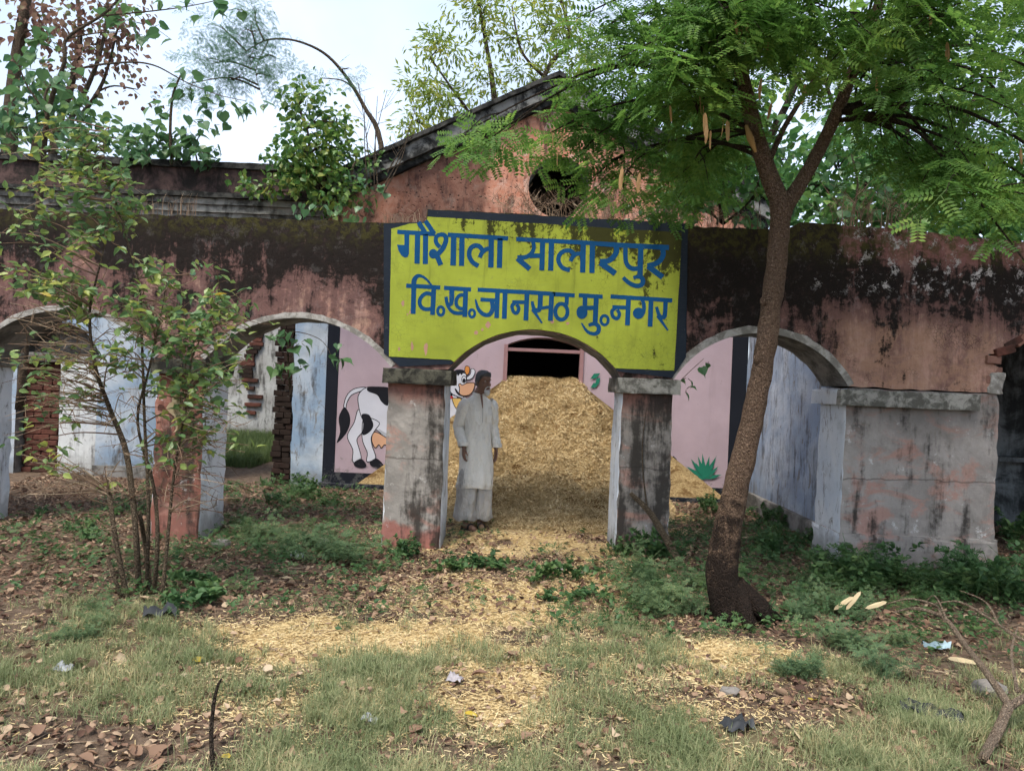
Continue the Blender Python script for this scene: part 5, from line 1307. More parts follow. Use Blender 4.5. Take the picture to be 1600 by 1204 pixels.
# saplings with heart leaves on the wing parapet: each leaf a part
def heart_sapling(name, label, base, stems, spots, size, cat='plant', mat='leaf_peepal', bark='bark_grey'):
    T = thing(name, label, cat, base)
    wood = MB(); b = Vector(base)
    for ctrl, rad in stems:
        pts = crv(ctrl, 6); MB().tube([p - b for p in pts], lerp_r(rad, len(pts)), 7).obj('stem', [M[bark]], T, True)
    mesh = [None] * 3
    for i in range(3):
        v, f = leaf_heart(); v = v.copy(); v[:, 2] *= R(.6, 1.8); v[:, 1] *= R(.85, 1.05)
        mesh[i] = np_mesh('leaf', v, f); mesh[i].materials.append(M[mat])
    for (p, n, sp) in spots:
        for _ in range(n):
            q = p + Vector((random.gauss(0, sp), random.gauss(0, sp), random.gauss(0, sp * .8)))
            d = Vector((R(-1, 1), R(-1, .6), R(-1.5, .1))).normalized()
            wood.tube([p.lerp(q, .2) - b, q - b], [.004, .0025], 4, 0, False)
            o = bpy.data.objects.new('leaf', random.choice(mesh)); COL.objects.link(o); o.parent = T
            rt = rot_dirs(np.array([d]), np.array([R(-.8, .8)]))[0]; s = size * R(.65, 1.25)
            o.matrix_local = Matrix.Translation(q - b) @ Matrix(rt.tolist()).to_4x4() @ Matrix.Scale(s, 4)
    tag(wood.obj('leaf_stalks', [M[bark]], T), kind='stuff')
    return T
Yp = 10.75
def S(lst, Y, n, sp): return [(P(x, y, Y), n, sp) for (x, y) in lst]
heart_sapling('peepal_sapling', 'peepal sapling with large heart leaves rooted on the wing parapet', tuple(P(268, 258, Yp)),
    [([P(268, 258, Yp), P(266, 200, Yp), P(270, 150, Yp), P(282, 118, Yp)], [.022, .02, .018, .012]), ([P(90, 240, Yp), P(70, 150, Yp), P(120, 110, Yp), P(190, 98, Yp), P(240, 102, Yp), P(290, 128, Yp), P(340, 148, Yp), P(385, 158, Yp)], [.02, .018, .016, .014, .011, .008, .006, .004])],
    S([(245, 165), (255, 185), (300, 130), (325, 150), (300, 160), (330, 170), (350, 165), (380, 165), (395, 172), (310, 195), (325, 200), (285, 140), (240, 195)], Yp, 4, .09) + S([(410, 170), (345, 195), (280, 110)], Yp, 2, .06), .19)
heart_sapling('peepal_bush', 'low bush of green heart leaves along the wing parapet edge', tuple(P(270, 255, Yp + .1)),
    [([P(230, 258, Yp + .1), P(235, 225, Yp + .1), P(225, 200, Yp + .1)], [.014, .01, .006]), ([P(310, 260, Yp + .1), P(305, 230, Yp + .1), P(315, 205, Yp + .1)], [.014, .01, .006])],
    S([(205, 235), (225, 240), (245, 232), (265, 238), (285, 240), (300, 235), (318, 245), (255, 215), (235, 210), (280, 215), (215, 220), (330, 240), (300, 215)], Yp + .05, 9, .10), .16)
Yq = 9.0
heart_sapling('large_leaved_tree', 'overhanging branch of a large leaved tree at the top of the picture edge', tuple(P(150, 640, 9.6)),
    [([P(30, 640, 9.6), P(60, 330, 9.5), P(75, 180, 9.2), P(100, 100, Yq), P(105, 60, Yq), P(165, 20, Yq), P(200, -20, Yq)], [.05, .04, .03, .024, .02, .015, .01]), ([P(105, 60, Yq), P(150, 52, Yq), P(190, 50, Yq)], [.012, .008, .005]), ([P(160, 25, Yq), P(260, 15, Yq), P(320, 5, Yq), P(380, -10, Yq)], [.010, .007, .005, .003]), ([P(75, 180, 9.2), P(40, 130, 9.1), P(20, 70, 9)], [.015, .01, .006])],
    S([(170, 12), (200, 15), (228, 38), (240, 42), (225, 55), (250, 18), (182, 28), (60, 60), (35, 80), (50, 90), (75, 50), (110, 110), (115, 150), (130, 180), (60, 110), (95, 130)], Yq, 3, .07) + S([(30, 140), (20, 180), (60, 160), (130, 200), (115, 190), (55, 200), (80, 170), (25, 215), (110, 220), (145, 215), (305, 8), (335, 8), (368, 14), (40, 60)], Yq, 3, .08), .17)
# ficus bush on the cornice
fb = P(488, 330, 10.55)
tree('ficus_bush', 'bushy ficus with young reddish leaves growing from the cornice beside the gable', tuple(fb),
     [([P(488, 332, 10.55), P(492, 300, 10.5), P(488, 260, 10.5), P(480, 200, 10.5)], [.05, .045, .03, .012]), ([P(470, 338, 10.4), P(485, 310, 10.45), P(492, 290, 10.5)], [.012, .02, .02]), ([P(515, 338, 10.4), P(500, 310, 10.45), P(495, 290, 10.5)], [.012, .02, .02]), ([P(530, 345, 10.3), P(510, 310, 10.45), P(500, 290, 10.5)], [.008, .014, .015]), ([P(492, 290, 10.5), P(535, 280, 10.4), P(575, 285, 10.3)], [.015, .01, .006]), ([P(490, 300, 10.5), P(440, 300, 10.4), P(395, 295, 10.35)], [.015, .01, .006])],
     [B(490, 190, 10.5, 46, 34, 10), B(480, 235, 10.4, 52, 40, 15), B(520, 235, 10.5, 40, 40, 9), B(455, 265, 10.4, 34, 26, 7), B(500, 275, 10.3, 44, 24, 9), B(480, 150, 10.5, 34, 18, 4), B(400, 292, 10.35, 18, 10, 2), B(425, 290, 10.35, 16, 10, 2), B(560, 300, 10.2, 30, 14, 3), B(505, 318, 10.2, 26, 12, 3), B(540, 195, 10.5, 20, 16, 2), B(560, 250, 10.4, 22, 16, 2)],
     LO, M['leaf_ficus'], M['bark_grey'], cat='bush', size=.088, per=30, clump_sp=.10)
# leafless twigs by the gable's foot
tw = thing('bare_twigs', 'thin leafless twigs standing against the sky beside the gable foot', 'dry plant', tuple(P(590, 330, 10.4)))
mb = MB(); b = Vector(tw.location)
for (x0, y0, x1, y1) in [(575, 300, 570, 150), (585, 300, 605, 140), (595, 300, 650, 165), (600, 300, 640, 190), (580, 290, 560, 130), (605, 270, 655, 200), (590, 290, 590, 150)]:
    a, e = P(x0, y0, 10.4), P(x1, y1, 10.3); mid = a.lerp(e, .5) + Vector((R(-.1, .1), 0, 0))
    mb.tube([q_ - b for q_ in crv([a, mid, e], 4)], lerp_r([.010, .003], 9), 5)
    for _ in range(5):
        s_ = a.lerp(e, R(.3, .95)); t_ = s_ + Vector((R(-.25, .25), R(-.1, .1), R(.05, .35))); mb.tube([s_ - b, t_ - b], [.004, .0015], 4, 0, False)
mb.obj('stem', [M['bark_grey']], tw)

# plants and dry growth on top of the arcade wall
wt = 3.08
def wall_tuft(name, label, x0, x1, n, h, mat, cat='dry grass', yy=(FW + .12, YB - .12), bend=.35, fork=False, r=.003):
    c = P((x0 + x1) / 2, 345, FW + .3); T = thing(name, label, cat, (c.x, FW + .3, wt)); mb = MB()
    for _ in range(n):
        x = P(R(x0, x1), 345, FW + .3).x - c.x; y = R(*yy) - FW - .3; hh = h * R(.4, 1.1); a = R(0, 6.28); bb = bend * hh * R(.3, 1.6)
        e = Vector((x + math.cos(a) * bb, y + math.sin(a) * bb * .6, hh)); m_ = Vector((x + math.cos(a) * bb * .2, y, hh * .6))
        mb.tube([(x, y, -.05), m_, e], [r, r * .8, r * .35], 4, 0, False)
        if fork:
            for _ in range(4):
                s_ = m_.lerp(e, R(0, .9)); t_ = s_ + Vector((R(-.16, .16), R(-.1, .1), R(-.02, .16))); mb.tube([s_, t_], [r * .6, r * .3], 3, 0, False)
    mb.obj('stems', [M[mat]], T); return T
wall_tuft('dry_twig_tangle', 'tangle of dry brown twigs on the wall top before the round window', 790, 960, 75, .36, 'twig', bend=.8, fork=True, r=.0035)
wall_tuft('dry_grass_tuft', 'short dry grass on the wall top beside the sign step', 600, 700, 90, .10, 'twig', bend=.8)
wall_tuft('dry_grass_tuft', 'row of dry seed stalks on the wall top over the leftmost arches', 180, 310, 60, .16, 'twig', bend=.5)
wall_tuft('dry_grass_tuft', 'dead stalks standing on the wall top between tree fork and wide pier', 1310, 1430, 55, .55, 'twig', bend=.35, fork=True, r=.004)
wall_tuft('dry_grass_tuft', 'thin dry stems on the wall top just past the sign corner', 980, 1190, 60, .30, 'twig', bend=.6, fork=True)
heart_sapling('wall_top_plant', 'large leaved plant on the wall top beside the sign corner', tuple(P(1080, 345, FW + .35)), [([P(1080, 350, 7.5), P(1095, 300, 7.55), P(1110, 250, 7.6)], [.014, .01, .006]), ([P(1120, 350, 7.5), P(1150, 290, 7.6), P(1180, 240, 7.7)], [.016, .012, .006])],
    S([(1010, 330), (985, 325), (1040, 335), (1075, 320), (1110, 290), (1140, 270), (1150, 320), (1100, 250), (1180, 300), (1060, 300), (1130, 335), (1175, 340), (1090, 340)], 7.5, 5, .07), .10)
heart_sapling('wall_top_plant', 'leafy plant on the wall top between the forked tree and wide pier', tuple(P(1330, 340, FW + .35)), [([P(1330, 345, 7.5), P(1340, 290, 7.5), P(1330, 240, 7.6)], [.014, .01, .006])],
    S([(1260, 260), (1300, 290), (1330, 250), (1370, 300), (1400, 280), (1440, 300), (1290, 330), (1350, 270), (1230, 240)], 7.6, 5, .09), .11)
heart_sapling('wall_top_vine', 'small heart leaved vine on the wall top left of the sign', tuple(P(560, 335, 7.4)), [([P(500, 345, 7.4), P(545, 330, 7.4), P(590, 300, 7.4)], [.005, .004, .003])], S([(575, 285), (595, 300), (560, 335), (545, 330), (500, 325), (470, 325), (525, 330)], 7.35, 4, .05), .085)
heart_sapling('arch_vine', 'leafy vine hanging under the crown of the left open arch', tuple(P(450, 530, 9.3)), [([P(455, 620, 9.3), P(450, 560, 9.3), P(455, 520, 9.3), P(500, 530, 9.2), P(520, 560, 9.2)], [.02, .012, .006, .004, .003])], S([(430, 520), (460, 525), (470, 535), (455, 575), (440, 570), (520, 565), (525, 555), (445, 520), (470, 570)], 9.25, 3, .06), .17)
heart_sapling('pillar_vine', 'few heart leaves sprouting at the cap of the mouldy pillar', tuple(P(1072, 600, 7.2)), [([P(1062, 596, 7.15), P(1078, 580, 7.1), P(1100, 560, 7.1)], [.004, .003, .002])], S([(1074, 590), (1072, 608)], 7.1, 2, .02) + S([(1108, 565), (1098, 575)], 7.1, 1, .01), .095)

# ------------------------------------------------------------------ the siris tree in front
TB = G(1148, 968)
YT = TB.y
SIR = thing('siris_tree', 'forked siris tree with charred trunk foot and drooping feathery leaves in front of the arcade', 'tree', (TB.x, TB.y, 0))
tb = Vector((TB.x, TB.y, 0))
def Q(x, y, Y=YT): return P(x, y, Y) - tb
tr = MB()
tp = crv([Q(1162, 1000), Q(1146, 960), Q(1128, 900), Q(1136, 830), Q(1150, 760), Q(1172, 670), Q(1192, 570), Q(1206, 470), Q(1214, 400), Q(1219, 350), Q(1222, 318)], 9)
rr = np.interp(np.linspace(0, 1, len(tp)), [0, .08, .18, .28, .4, .6, .8, .9, 1], [.172, .142, .116, .098, .083, .070, .066, .068, .080])
tr.tube(tp, list(rr), 30, 0, True)
for (kx, ky, ks) in [(1192, 560, .020), (1182, 640, .016), (1200, 470, .018), (1154, 790, .02)]: tr.ball(Q(kx - 8, ky, YT - .05), ks * 1.3, ks, ks * 1.6, 10, 8)
for (dx, dy) in [(.22, -.06), (-.10, -.14), (.12, .16), (-.15, .06), (.04, -.2), (.30, .03)]:      # root flare
    tr.tube([Vector((0.0, 0, .24)), Vector((dx * .6, dy * .6, .10)), Vector((dx * 1.25, dy * 1.25, -.05))], [.07, .055, .025], 9)
tr.v = [tuple(Vector(p) + mnoise.noise_vector(Vector(p) * 9) * .008 + mnoise.noise_vector(Vector((p[0] * 38, p[1] * 38, p[2] * 13))) * .005) for p in tr.v]
tr.obj('trunk', [M['bark_siris']], SIR, True)
lim = MB()
limbL = crv([Q(1224, 325), Q(1204, 280), Q(1184, 220), Q(1166, 150), Q(1152, 70), Q(1146, -40), Q(1120, -160)], 5)
limbR = crv([Q(1222, 328), Q(1252, 285), Q(1290, 215), Q(1318, 150), Q(1340, 90), Q(1372, 10), Q(1410, -110)], 5)
lim.tube(limbL, lerp_r([.068, .062, .056, .050, .046, .04, .03], len(limbL)), 14, 0, True, .03)
lim.tube(limbR, lerp_r([.066, .048, .043, .040, .038, .034, .028], len(limbR)), 14, 0, True, .03)
lim.tube(crv([Q(1198, 262), Q(1225, 200, YT + .25), Q(1262, 140, YT + .45), Q(1300, 80, YT + .6)], 4), lerp_r([.022, .014], 13), 7)
lim.obj('limb', [M['bark_siris']], SIR, True)
MB().tube([Q(1166, 196, YT - .066), Q(1172, 215, YT - .070), Q(1181, 238, YT - .070)], [.012, .024, .010], 8).obj('bark_wound', [M['wound']], SIR, True)
# branches and twigs to points through the crown, leaves along them
lowx = [560, 640, 690, 760, 800, 850, 900, 950, 1000, 1050, 1100, 1150, 1190, 1230, 1290, 1330, 1390, 1450, 1520, 1600, 1680, 1760, 1900]
lowy = [60, 120, 225, 245, 245, 250, 285, 325, 335, 345, 335, 260, 150, 110, 130, 230, 290, 330, 335, 360, 440, 480, 480]
def crown_floor(x): return float(np.interp(x, lowx, lowy))
bmb = MB(); leaf_p, leaf_d, leaf_s = [], [], []
def proj(v):
    w = v + tb; u_, v_ = w.x / w.y * FPX, (CAM_H - w.z) / w.y * FPX
    return 800 + u_ * CR - v_ * SR, 602 + u_ * SR + v_ * CR
def spray(path, r0, r1, step=.080, size=(.20, .32), start=.3):
    bmb.tube(path, lerp_r([r0, r1], len(path)), 6)
    L_ = [0]
    for i in range(len(path) - 1): L_.append(L_[-1] + (path[i + 1] - path[i]).length)
    s = L_[-1] * start; side = 1
    while s < L_[-1]:
        i = max(k for k in range(len(L_)) if L_[k] <= s); i = min(i, len(path) - 2)
        t = (s - L_[i]) / max(1e-6, L_[i + 1] - L_[i]); p = path[i].lerp(path[i + 1], t); d = (path[i + 1] - path[i]).normalized()
        sd_ = Vector((-d.y, d.x, 0)); sd_ = sd_.normalized() if sd_.length > .01 else Vector((1, 0, 0))
        dd = d * R(.3, .9) + sd_ * side * R(.5, 1.1) + Vector((0, 0, R(-.75, .1)))
        x_, y_ = proj(p + dd.normalized() * .12)
        if y_ < crown_floor(x_) + 12 and not (x_ < 875 and y_ < 195):
            leaf_p.append(tuple(p)); leaf_d.append(tuple(dd)); leaf_s.append(R(*size))
        side = -side; s += step * R(.6, 1.4)
tips = []
for _ in range(4000):
    if len(tips) >= 66: break
    x = R(660, 1820); fl = crown_floor(x); y = R(-260, fl); Y = R(4.2, 6.9)
    dens = .6 if x > 1420 else 1.0 if x > 1080 else (.2 if x > 880 else 0)
    if R(0, 1) > dens: continue
    if x < 860 and (y < 170): continue
    if 1110 < x < 1390 and y > 60: Y = R(5.7, 7.0)
    tips.append((x, y, Y))
tips += [(700, 222, 5.6), (745, 232, 5.6), (790, 205, 5.7), (830, 225, 5.6), (900, 250, 5.6), (960, 300, 5.5), (1010, 310, 5.6), (930, 60, 5.4), (900, 30, 5.3), (1060, 310, 5.8), (1590, 330, 4.6), (1560, 300, 4.7), (1500, 300, 5), (1450, 290, 5.2), (1640, 460, 4.4), (1400, 270, 5.6), (1340, 60, 4.7), (1280, 20, 4.6), (1230, 40, 4.6), (1180, 50, 4.6), (1130, 90, 4.6), (1090, 110, 4.7), (1420, 60, 4.7), (1500, 40, 4.6), (1040, 40, 4.8), (970, 90, 4.9)]
anch = limbL[8:] + limbR[12:]
for (x, y, Y) in tips:
    e = Q(x, y, Y)
    a = min(anch, key=lambda p: (p - e).length + .5 * abs(p.z - e.z - .25) + R(0, .5))
    L_ = (e - a).length
    m1 = a.lerp(e, .35) + Vector((R(-.1, .1), R(-.1, .1), .16 * L_)); m2 = a.lerp(e, .72) + Vector((R(-.1, .1), R(-.1, .1), .14 * L_))
    path = crv([a, m1, m2, e], 5)
    spray(path, .016 if L_ > 1 else .010, .003, start=.45 if L_ > .8 else .3)
    for _ in range(3):
        i = int(len(path) * R(.4, .95)); s_ = path[min(i, len(path) - 1)]
        t_ = s_ + Vector((R(-.45, .45), R(-.45, .45), R(-.35, .15)))
        x_, y_ = proj(t_)
        if y_ < crown_floor(x_): spray(crv([s_, s_.lerp(t_, .5) + Vector((0, 0, .05)), t_], 4), .006, .002, start=.2)
bmb.obj('branches', [M['bark_dark']], SIR, True)
m = len(leaf_p)
V, F = inst(LP[0], LP[1], np.array(leaf_p), rot_dirs(np.array(leaf_d), RNG.normal(0, .45, m)), np.array(leaf_s))
tag(link('crown', np_mesh('crown', V, F), SIR, M['leaf_siris']), kind='stuff')
print('siris leaves', m, 'tris', len(F))
podm = []
for i in range(3):
    v = np.array([(0, 0, 0), (.12, .07, .01), (.5, .10, -.02), (.88, .07, .015), (1, 0, 0), (.88, -.07, .01), (.5, -.10, .02), (.12, -.07, -.01), (.5, 0, .03)]); v[:, 2] += .05 * np.sin(v[:, 0] * 3 + i)
    pm = np_mesh('seed_pod', v, np.array([(0, 8, 1), (1, 8, 2), (2, 8, 3), (3, 8, 4), (4, 8, 5), (5, 8, 6), (6, 8, 7), (7, 8, 0)])); podm.append(pm)
for pm in podm: pm.materials.append(M['pod'])
for (x, y) in [(1150, 30), (1158, 32), (1163, 35), (1170, 33), (1178, 36), (1130, 185), (1136, 188), (1142, 186), (1102, 175), (1106, 200), (1112, 203), (1098, 165), (1205, 160), (1092, 150), (1452, 15), (1456, 18), (1480, 65), (1565, 85), (1370, 118), (1190, 120), (1046, 165), (972, 262), (870, 232), (862, 205), (1596, 230), (1260, 130), (1540, 75), (1000, 270), (1118, 60), (1126, 65), (1200, 60)]:
    q_ = Q(x, y, R(4.6, 5.0)); o = bpy.data.objects.new('seed_pod', random.choice(podm)); COL.objects.link(o); o.parent = SIR
    rt = rot_dirs(np.array([(R(-.2, .2), R(-.2, .2), -1)]), np.array([R(-3, 3)]))[0]; o.matrix_local = Matrix.Translation(q_) @ Matrix(rt.tolist()).to_4x4() @ Matrix.Scale(R(.10, .16), 4)

# ------------------------------------------------------------------ the shrub in front, at the left
SB = G(222, 930); Ys = SB.y
SHR = thing('shrub', 'straggly multi stemmed shrub with sparse yellow green leaves before the leftmost arch', 'shrub', (SB.x, SB.y, 0))
sb = Vector((SB.x, SB.y, 0))
def W(x, y, Y=None): return P(x, y, Ys if Y is None else Y) - sb
st = MB(); snode = []
for ctrl, rad in [([(218, 945), (212, 830), (198, 710), (172, 640), (148, 570), (140, 490), (152, 430), (170, 360)], [.034, .028, .030, .024, .018, .014, .010, .005]),
                  ([(228, 945), (232, 800), (226, 660), (222, 540), (218, 450), (200, 380), (176, 300), (163, 245), (162, 200)], [.022, .018, .015, .013, .011, .010, .008, .005, .003]),
                  ([(238, 945), (246, 850), (240, 760), (215, 660), (232, 580), (250, 500), (262, 430)], [.026, .022, .018, .014, .011, .008, .004]),
                  ([(252, 945), (262, 840), (272, 740), (290, 640), (300, 560), (330, 500)], [.024, .018, .014, .011, .008, .004]),
                  ([(200, 940), (182, 850), (172, 780), (168, 765)], [.028, .026, .024, .022]), ([(236, 940), (228, 860), (218, 800)], [.03, .024, .02]), ([(190, 935), (178, 900), (168, 870)], [.02, .02, .018])]:
    pts = crv([W(x, y, Ys + R(-.12, .12)) for x, y in ctrl], 5); st.tube(pts, [q * .66 for q in lerp_r(rad, len(pts))], 9, 0, True, .06); snode += pts[6:]
st.obj('stem', [M['bark_pale']], SHR, True)
tws = MB(); lp, ld, ls = [], [], []
ends = [(60, 260, 6), (120, 240, 6), (25, 300, 5), (90, 330, 6), (175, 290, 6), (150, 370, 5), (60, 440, 8), (95, 460, 8), (30, 455, 8), (120, 480, 7), (10, 430, 5), (330, 470, 7), (300, 500, 7), (350, 540, 5), (270, 545, 6), (250, 435, 5), (215, 450, 5), (180, 475, 5), (305, 520, 6), (255, 600, 4), (160, 545, 5), (35, 340, 4), (10, 230, 5), (205, 330, 6), (180, 310, 6), (140, 270, 6), (100, 250, 6), (20, 620, 3), (0, 560, 3), (80, 545, 4), (345, 640, 3), (60, 640, 2), (310, 670, 3), (285, 690, 3), (330, 575, 5), (200, 510, 4), (225, 500, 4), (20, 700, 2), (45, 720, 2), (130, 620, 2), (370, 490, 3), (390, 500, 2), (90, 400, 3), (70, 400, 3), (190, 560, 3), (260, 520, 4), (290, 460, 4), (350, 600, 3), (300, 610, 3), (165, 230, 4), (70, 300, 4), (0, 380, 4), (135, 340, 4), (200, 370, 4)]
ends += [(x + R(-30, 30), y + R(-30, 30), n) for (x, y, n) in list(ends)] + [(min(x, 340) + R(-20, 60), y + R(-20, 40), max(2, n - 2)) for (x, y, n) in list(ends)] + [(R(0, 390), R(470, 820), 0) for _ in range(190)] + [(R(230, 390), R(420, 720), 3) for _ in range(30)]
for (x, y, n) in ends:
    e = W(x, y, Ys + R(-.35, .35))
    a = min(snode, key=lambda p: (p - e).length + (.3 if p.z > e.z + .1 else 0) + R(0, .12))
    mid = a.lerp(e, .5) + Vector((R(-.05, .05), R(-.05, .05), R(-.02, .08)))
    path = crv([a, mid, e], 5); tws.tube(path, lerp_r([.0065 if n else .004, .0015], len(path)), 5, 0, False)
    for _ in range(2 if n else 3):
        s_ = path[int(R(3, 10))]; t_ = s_ + Vector((R(-.15, .15), R(-.15, .15), R(-.1, .12))); tws.tube([s_, s_.lerp(t_, .5) + Vector((0, 0, R(-.02, .02))), t_], [.003, .002, .001], 4, 0, False)
        if n:
            for _ in range(2): lp.append(tuple(t_)); ld.append((R(-1, 1), R(-1, 1), R(-.6, .5))); ls.append(R(.045, .085))
    for _ in range(int(n * 2.5)):
        k = path[int(R(5, 10.99))] + Vector((R(-.05, .05), R(-.05, .05), R(-.04, .05))); lp.append(tuple(k)); ld.append((R(-1, 1), R(-1, 1), R(-.6, .6))); ls.append(R(.045, .085))
tws.obj('twigs', [M['twig']], SHR, True)
V, F = inst(*leaf_ovate(.30, .10, .2), np.array(lp), rot_dirs(np.array(ld), RNG.normal(0, .6, len(lp))), np.array(ls))
tag(link('foliage', np_mesh('foliage', V, F), SHR, M['leaf_shrub']), kind='stuff')
V, F = inst(*leaf_ovate(.34, .3, .6), np.array([tuple(W(275 + R(-6, 6), 640 + R(-30, 30), Ys - .1)) for _ in range(5)]), rot_dirs(np.array([(R(-.3, .3), R(-.3, .3), -1) for _ in range(5)]), RNG.normal(0, 1.5, 5)), np.full(5, .11))
link('withered_leaf', np_mesh('withered_leaf', V, F), SHR, M['pod_pale'])

# ------------------------------------------------------------------ grass, litter, weeds
def blades(x, y, hmin, hmax, w, lean=.6):
    m = len(x); a = RNG.uniform(0, 6.283, m); h = RNG.uniform(hmin, hmax, m); l = RNG.uniform(.15, lean, m) * h
    dx, dy = np.cos(a), np.sin(a); px, py = -dy * w, dx * w; z = gz(x, y) - .004
    b = np.stack([x, y, z], 1); W_ = np.stack([px, py, 0 * px], 1)
    mid = b + np.stack([dx * l * .35, dy * l * .35, h * .6], 1); tip = b + np.stack([dx * l, dy * l, h * np.where(l > h * .5, .8, 1)], 1)
    V = np.stack([b - W_, b + W_, mid + W_ * .8, mid - W_ * .8, tip], 1)
    F = np.array([(0, 1, 2), (0, 2, 3), (3, 2, 4)])[None] + (np.arange(m) * 5)[:, None, None]
    return V.reshape(-1, 3), F.reshape(-1, 3)
def clear_of_masonry(x, y):
    ok = ~((y > FW - .04) & (y < YB + .04) & ((x < -4.98) | ((x > -3.34) & (x < -2.83)) | ((x > -1.18) & (x < -.58)) | ((x > 1.0) & (x < 1.54)) | ((x > 3.07) & (x < 4.6))))
    return ok & ~((y > BW - .12)) & ~((x > HR - .08) & (x < HR + .4) & (y > YB))
m = 40000
tx = RNG.uniform(-3.6, 3.6, m); ty = 2.75 + 3.4 * RNG.uniform(0, 1, m) ** 1.3; tx = tx * (ty / 5.0) * 1.35
gm = np.clip(grass_mask(tx, ty), 0, 1.1)
k = RNG.uniform(0, 1, m) < gm ** 1.3 * np.clip(fnoise(tx * 4, ty * 4, 44) * 3 - 1.0, 0.03, 1)
tx, ty, gm = tx[k], ty[k], gm[k]
nb = RNG.integers(8, 34, len(tx)); rep = np.repeat(np.arange(len(tx)), nb); m = len(rep)
sp = RNG.uniform(.012, .045, len(tx))[rep]; th = RNG.uniform(.35, 1.15, len(tx))[rep]
x = tx[rep] + RNG.normal(0, 1, m) * sp; y = ty[rep] + RNG.normal(0, 1, m) * sp
V, F = blades(x, y, .03, .10, .0016, 1.2)
z0 = np.repeat(gz(x, y), 5); V[:, 2] = z0 + (V[:, 2] - z0) * np.repeat(th, 5)
tag(link('grass', np_mesh('grass', V, F), None, M['grass']), 'short dry green grass covering the near ground', 'grass', kind='stuff')
m = 26000
x = RNG.uniform(-7.5, -4.2, m); y = RNG.uniform(12.5, 18.9, m)
V, F = blades(x, y, .06, .28, .006)
tag(link('courtyard_grass', np_mesh('courtyard_grass', V, F), None, M['grass_green']), 'bright green grass in the courtyard beyond the wall gap', 'grass', kind='stuff')
# leaf litter
lt = leaf_ovate(.36, .16, .5)
m = 130000
x = RNG.uniform(-6.4, 6.4, m); y = 2.8 + 8.0 * RNG.uniform(0, 1, m) ** 1.2
k = (RNG.uniform(0, 1, m) < np.clip(litter_mask(x, y), 0, 1) * .62) & clear_of_masonry(x, y) & (heap_h(x, y) < .03) & (np.abs(x) < y * .95)
x, y = x[k], y[k]; m = len(x)
def curl(w, fold, bend):
    v, f = leaf_ovate(w, fold, .3); v = v.copy(); v[:, 2] += bend * (v[:, 0] - .5) ** 2 - bend * .1; v[:, 1] += .06 * np.sin(v[:, 0] * 4)
    return v, f
LT = [curl(.22, .10, .5), curl(.30, .22, -.4), curl(.36, .12, .7), curl(.14, .05, .3)]
LF = [leaf_fine(.24, .14, .8), leaf_fine(.33, .25, -.6), leaf_fine(.38, .12, 1.1), leaf_fine(.28, .3, .3)]
def litter(x, y, lo, hi, lift, shapes=None):
    parts = []; pick = RNG.integers(0, 4, len(x))
    for i, t in enumerate(shapes or LT):
        q = pick == i; n = int(q.sum())
        parts.append(inst(t[0], t[1], np.stack([x[q], y[q], gz(x[q], y[q]) + RNG.uniform(.002, lift, n)], 1), rot_dirs(rnd_dirs(n, -.45, .45), RNG.normal(0, .6, n) + (RNG.uniform(0, 1, n) < .5) * 3.14), RNG.uniform(lo, hi, n) * (1 + .6 * (RNG.uniform(0, 1, n) < .1))))
    return join_np(parts)
nr = y < 4.7
V, F = join_np([litter(x[~nr], y[~nr], .020, .058, .028), litter(x[nr], y[nr], .018, .048, .022, LF)])
tag(link('leaf_litter', np_mesh('leaf_litter', V, F, True), None, M['litter']), 'brown dry leaf litter spread over the earth around the arcade', 'leaf litter', kind='stuff')
# twigs of chaff and sticks in the litter
m = 2600
x = RNG.uniform(-4, 4, m); y = RNG.uniform(2.9, 8.2, m); k = clear_of_masonry(x, y) & (heap_h(x, y) < .02); x, y = x[k], y[k]; m = len(x)
tv = np.array([(-.5, -.5, 0), (.5, -.35, .0), (.5, .35, 0), (-.5, .5, 0), (0, 0, .7)]); tf = np.array([(0, 1, 4), (1, 2, 4), (2, 3, 4), (3, 0, 4)])
V, F = inst(tv, tf, np.stack([x, y, gz(x, y) + .012], 1), rot_dirs(rnd_dirs(m, -.12, .12)), np.stack([RNG.uniform(.05, .28, m), RNG.uniform(.003, .007, m), RNG.uniform(.003, .007, m)], 1))
tag(link('twig_litter', np_mesh('twig_litter', V, F), None, M['twig']), 'small dry sticks scattered among the fallen leaves', 'twig litter', kind='stuff')
# low green ground cover
m = 12000
x = RNG.uniform(-4.8, 4.8, m); y = RNG.uniform(4.6, 10.6, m)
gm = .16 + .8 * np.clip(fnoise(x * 2.6, y * 2.6, 66) * 2.6 - 1.2, 0, 1) + .7 * blob(x, y, 1.1, 6.0, .6, .8) + .9 * blob(x, y, 2.9, 6.1, 1.2, .7) + .7 * blob(x, y, 2.3, 8.2, .8, .8) + .6 * blob(x, y, -1.9, 6.9, .9, .5)
k = (RNG.uniform(0, 1, m) < gm * np.clip(1 - straw_mask(x, y), .05, 1)) & clear_of_masonry(x, y) & (heap_h(x, y) < .03)
x, y = x[k], y[k]; m = len(x)
h_ = m // 3
V, F = join_np([inst(*leaf_pinnate(2, 4, .5, .2), np.stack([x, y, gz(x, y) + RNG.uniform(.01, .09, m)], 1)[h_:], rot_dirs(rnd_dirs(m - h_, .0, .7), RNG.normal(0, .5, m - h_)), RNG.uniform(.05, .12, m - h_)),
                inst(*leaf_ovate(.3, .08, .3), (np.repeat(np.stack([x, y, gz(x, y) + .05], 1)[:h_], 6, 0) + RNG.normal(0, .022, (h_ * 6, 3))), rot_dirs(rnd_dirs(h_ * 6, -.2, .7), RNG.normal(0, .5, h_ * 6)), RNG.uniform(.025, .055, h_ * 6))])
